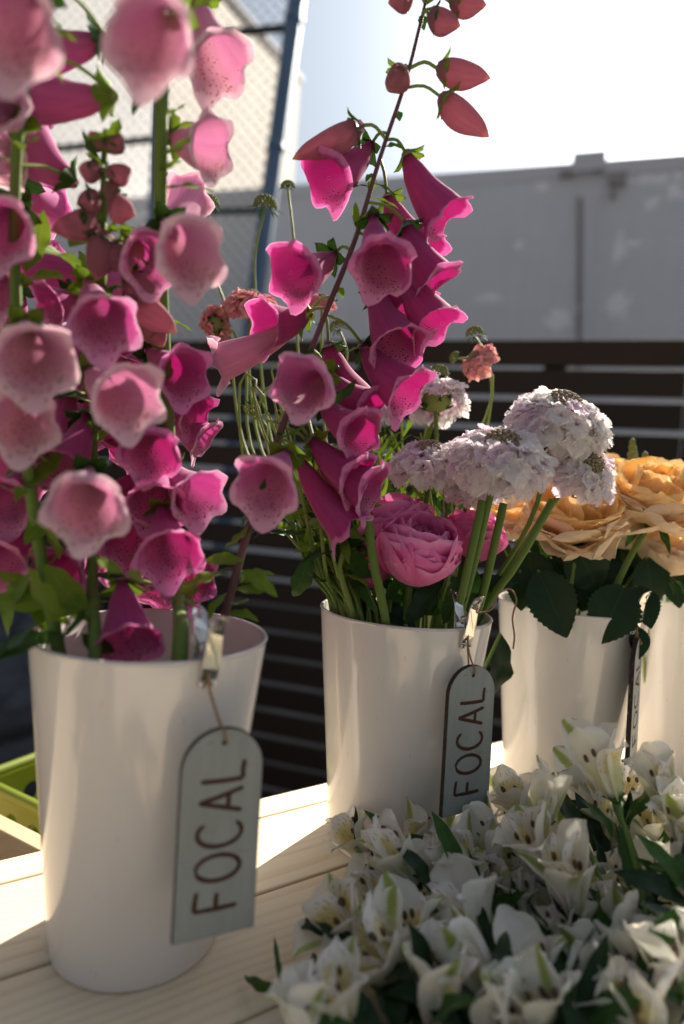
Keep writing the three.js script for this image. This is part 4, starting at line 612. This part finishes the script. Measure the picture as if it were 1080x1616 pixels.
function leafSpray(label, items, bk, group) {
  for (const [x, y, d, tx, ty, td, wd, k, mat] of items) {
    const p = at(x, y, d), e = at(tx, ty, td), q = inBucket(bk, rr(0, 6.28), .02), t = thing('rose_leaf', label, 'leaf', q.clone(), group), L = p.distanceTo(e);
    part('leaf_stalk', tube([q, q.clone().lerp(p, .7).add(V(0, .02, 0)), p], .0012, 10, 6), M.stemGreen, t);
    part('leaf', LEAF.broad[k], mat ?? M.leafDark, t, basis(p, e.clone().sub(p), V(rr(-.3, .1), .15, 1), L * wd, L, L));
  }
}
leafSpray('narrow dark green rose leaf hanging over the rim, pointed tip down', [[850, 900, .52, 897, 1008, .505, 1.15, 1]], 2, 'dark rose leaves over the rim');
leafSpray('broad dark green rose leaf hanging over the rim beside the clip', [[985, 925, .515, 948, 1018, .5, 1.25, 0]], 2, 'dark rose leaves over the rim');
leafSpray('dark green rose leaf among the stems under the peach roses', [[835, 870, .54, 845, 950, .52, 1.3, 0], [905, 860, .53, 960, 940, .515, 1.2, 2], [1005, 925, .53, 1030, 990, .51, 1.2, 1], [870, 880, .55, 920, 960, .53, 1.3, 1], [1020, 880, .55, 1040, 965, .54, 1.2, 0], [940, 880, .55, 930, 970, .54, 1.3, 0], [960, 890, .56, 1005, 960, .55, 1.3, 2], [820, 900, .53, 825, 965, .525, 1.2, 1], [1008, 990, .52, 1012, 1040, .505, 1.0, 0], [890, 860, .58, 900, 950, .57, 1.4, 2], [1060, 900, .58, 1075, 960, .57, 1.2, 1], [1000, 860, .6, 985, 950, .59, 1.4, 1], [850, 850, .6, 870, 940, .59, 1.4, 2]], 2, 'dark rose leaves under the roses');
{ // pale spikes standing behind the roses
  seed(17);
  for (const [x, y, d, x1, y1] of [[1000, 745, .6, 998, 693], [955, 745, .61, 948, 690], [1022, 745, .6, 1018, 715]]) {
    const q = inBucket(3, rr(2.5, 3.6), .03), p = at(x, y, d), e = at(x1, y1, d), t = thing('bud_spike', 'pale green spike of tiny buds standing behind the roses', 'bud spike', q.clone(), 'bud spikes behind the roses');
    stemMesh(t, [q, at(1010, 920, d + .02), p, e], .0016, .0008, M.stemPale, 20, 6);
    for (let i = 0; i < 22; i++) { const v = i / 22, a = i * 2.4, c = p.clone().lerp(e, v).add(V(.0035 * Math.cos(a) * (1.1 - v), 0, .0035 * Math.sin(a) * (1.1 - v))); part('bud', new THREE.IcosahedronGeometry(.0034 * (1.15 - .5 * v), 1), M.budGreen, t, M4().setPosition(c)); }
  }
  for (let i = 0; i < 6; i++) { const q = inBucket(3, rr(2, 4), .03), p = at(rr(1035, 1075), rr(860, 900), .63), t = thing('green_shoot', 'bright green shoot standing in the bucket behind the roses', 'shoot', q.clone(), 'green shoots in the hidden bucket'); stemMesh(t, [q, q.clone().lerp(p, .6), p], .002, .0016, M.stemGreen, 8, 6); }
}

// ---------------------------------------------------------------- white alstroemeria bunch lying on the table
seed(411);
const ALS = { out: [0, 1, 2, 3].map((i) => petalGeo({ w: .66, cup: .24, bend: [.9, .5, 1.2, .2][i], bend0: -.28, shape: .85, ruf: .08, rufk: 5, s: i * 6, tip: .2, nu: 8, nv: 10, narrow: .22 })), in: [0, 1, 2].map((i) => petalGeo({ w: .48, cup: .3, bend: [.7, .3, 1.0][i], bend0: -.2, shape: 1.0, ruf: .05, rufk: 5, s: i * 6 + 3, tip: .34, nu: 6, nv: 10, narrow: .2 })) };
const stamenGeo = [], antherGeo = []; for (let i = 0; i < 5; i++) { const a = i * 1.26, e = V(.16 * Math.cos(a), .72 + .1 * (i % 2), .16 * Math.sin(a) + .08); stamenGeo.push(tube([V(0, .05, 0), V(.06 * Math.cos(a), .4, .06 * Math.sin(a)), e], .011, 6, 5)); antherGeo.push(new THREE.SphereGeometry(.05, 8, 6).applyMatrix4(M4().makeScale(.7, 1.25, .7).setPosition(e))); }
const stamens = merged(stamenGeo), anthers = merged(antherGeo);
const bundle = (k) => V(.2 + .03 * Math.cos(k), TOP + .022 + .012 * Math.sin(k * 2.3), -.13 + .03 * Math.sin(k));
function alstFlower(t, c, dir, L, open) {
  const foot = c.clone().addScaledVector(dir, -L * .55), side = V(rr(-1, 1), rr(-.4, 1), rr(-1, 1)); const f = part('flower', calyxGeo, M.leafMid, t, basis(foot.clone().addScaledVector(dir, -.005), dir, side, .0085, .016, .0085));
  for (let i = 0; i < 3; i++) { part('outer_petal', ALS.out[rnd() * 4 | 0], rnd() < .62 ? M.alsOuter : M.alsWhite, f, petalMatrix(foot, dir, side, i * 2.094 + rr(-.12, .12), .002, 0, open + .18 + rr(-.1, .12), L * rr(.95, 1.1))); part('inner_petal', ALS.in[rnd() * 3 | 0], M.alsInner, f, petalMatrix(foot, dir, side, i * 2.094 + 1.047 + rr(-.12, .12), .0015, .001, open + rr(-.08, .08), L * rr(.95, 1.12))); }
  const s = basis(foot, dir, side, L); part('stamens', stamens, M.filament, f, s); part('anthers', anthers, M.anther, f, s);
  return foot;
}
const ALF = [ // stems: each a list of flowers [x, y, dia]
  [[555, 1322, 92], [655, 1312, 74]], [[620, 1350, 116], [690, 1385, 92]], [[538, 1455, 112]], [[640, 1482, 118], [745, 1460, 118]], [[530, 1580, 150]], [[690, 1560, 132]],
  [[772, 1318, 104], [765, 1400, 108]], [[842, 1335, 116], [900, 1340, 96]], [[866, 1250, 112], [815, 1262, 70]], [[950, 1205, 116], [930, 1240, 90]], [[955, 1290, 100], [1000, 1330, 100]], [[1045, 1232, 112], [1075, 1290, 116]], [[1030, 1300, 104]],
  [[895, 1385, 124], [960, 1400, 108]], [[815, 1425, 116], [720, 1390, 100]], [[885, 1480, 124]], [[845, 1540, 130]], [[960, 1575, 140]], [[1060, 1420, 116], [1010, 1400, 100]], [[1055, 1530, 140]], [[800, 1610, 140]], [[1020, 1610, 140]], [[990, 1480, 116]], [[1090, 1360, 120], [1110, 1470, 130]], [[745, 1525, 116]], [[935, 1455, 116], [860, 1425, 104]], [[585, 1400, 100], [700, 1362, 90]], [[800, 1370, 104], [730, 1350, 92]], [[910, 1300, 96], [985, 1250, 96]], [[1010, 1350, 104], [1065, 1340, 104]], [[930, 1520, 124], [1000, 1540, 130]], [[600, 1505, 116]], [[870, 1600, 136]], [[480, 1605, 140]]];
ALF.forEach((fl, i) => {
  const base = bundle(i), pos = fl.map(([x, y, dia]) => { const d = Math.min(.46, 44 / dia); const p = at(x, y, d); return p.y < TOP + .024 ? onPlaneY(x, y, TOP + .024 + rnd() * .008) : p; });
  const own = { 0: 'white alstroemeria reaching up to the foot of the peony bucket', 1: 'white alstroemeria with open striped throat beside the peony bucket', 2: 'single white alstroemeria funnel standing apart over bare planks', 4: 'white alstroemeria beside the long pointed leaf lying on the planks', 6: 'white alstroemeria under the sign of the peony bucket', 8: 'white alstroemeria before the foot of the rose bucket', 9: 'tallest white alstroemeria of the bunch, before the rose bucket sign' };
  const t = thing('alstroemeria', own[i] ?? 'white alstroemeria with green streaked petals deep within the bunch on the table', 'alstroemeria', base.clone(), 'white alstroemeria bunch on the table');
  const mid = pos.reduce((s, p) => s.add(p), V(0, 0, 0)).multiplyScalar(1 / pos.length), fork = mid.clone().lerp(base, .28).add(V(0, -.025, 0)); fork.y = Math.max(fork.y, TOP + .008); base.y = Math.max(base.y, TOP + .006);
  const c1 = base.clone().lerp(fork, .5); c1.y = Math.max(TOP + .007, c1.y - .01);
  stemMesh(t, [base, c1, fork], .0024, .0019, M.stemGreen, 18, 7);
  pos.forEach((p, j) => {
    const toEye = EYE.clone().sub(p).normalize(), dir = p.clone().sub(fork).normalize().multiplyScalar(.75).add(V(rr(-.55, .45), rr(.25, .9), rr(-.2, .35))).addScaledVector(toEye, rr(0, .75)).normalize();
    const L = .040 * rr(.88, 1.15), foot = alstFlower(t, p, dir, L, rr(.16, .5));
    part('pedicel', tube([fork, fork.clone().lerp(foot, .6).addScaledVector(dir, -.008), foot], .0012, 8, 6), M.stemGreen, t);
  });
  for (let j = 0; j < 8; j++) { const a = j < 3 ? c1.clone().lerp(fork, rr(.2, 1.1)) : fork.clone().lerp(pos[j % pos.length], rr(.1, .75)).add(V(rr(-.012, .012), 0, rr(-.012, .012))), dir = fork.clone().sub(base).normalize().multiplyScalar(.6).add(V(rr(-.8, .8), rr(.1, .9), rr(-.7, .7))), l = rr(.03, .052); part('leaf', LEAF.lance[j % 3], rnd() < .35 ? M.leafMid : M.leafDark, t, basis(a, dir, V(rr(-.5, .5), 1, .3), l * 1.15, l, l)); }
});
{ // leaves that stand out of the bunch
  const L = [[735, 1395, .38, 693, 1275, .39, .9, M.leafMid], [925, 1330, .40, 920, 1262, .405, 1.1, M.leafDark], [985, 1300, .40, 1038, 1218, .405, 1, M.leafMid], [1005, 1560, .33, 1000, 1455, .34, 1, M.leafMid], [460, 1565, .325, 348, 1545, .335, .55, M.leafMid], [445, 1560, .325, 432, 1490, .345, .5, M.leafMid], [560, 1335, .42, 566, 1272, .425, .5, M.leafDark], [500, 1520, .34, 482, 1500, .345, 2.2, M.leafMid], [620, 1570, .33, 700, 1590, .32, 1.4, M.leafDark], [650, 1600, .32, 590, 1560, .325, 1.4, M.leafDark], [880, 1580, .33, 810, 1600, .32, 1.3, M.leafDark], [640, 1410, .38, 600, 1370, .385, 1.2, M.leafDark], [780, 1480, .36, 740, 1430, .365, 1.2, M.leafDark], [560, 1425, .37, 520, 1368, .385, .6, M.leafMid]];
  L.forEach(([x, y, d, tx, ty, td, wd, mat], i) => { let p = at(x, y, d), e = at(tx, ty, td); if (p.y < TOP + .012) p = onPlaneY(x, y, TOP + .012); if (e.y < TOP + .012) e = onPlaneY(tx, ty, TOP + .012); const base = bundle(i + 40), l = p.distanceTo(e), t = thing('leafy_alstroemeria', 'leafy alstroemeria stem without flowers in the white bunch', 'leaf', base.clone(), 'leafy stems in the white bunch'); const m = base.clone().lerp(p, .5); m.y = TOP + .01; part('stem', tube([base, m, p], .0016, 14, 6), M.stemGreen, t); part('leaf', LEAF.lance[i % 3], mat, t, basis(p, e.clone().sub(p), V(.2, .5, .9), l * wd * 1.2, l, l)); });
}

scene.traverse((o) => { if (o.isMesh) { o.castShadow = true; o.receiveShadow = true; } });
renderer.render(scene, camera);
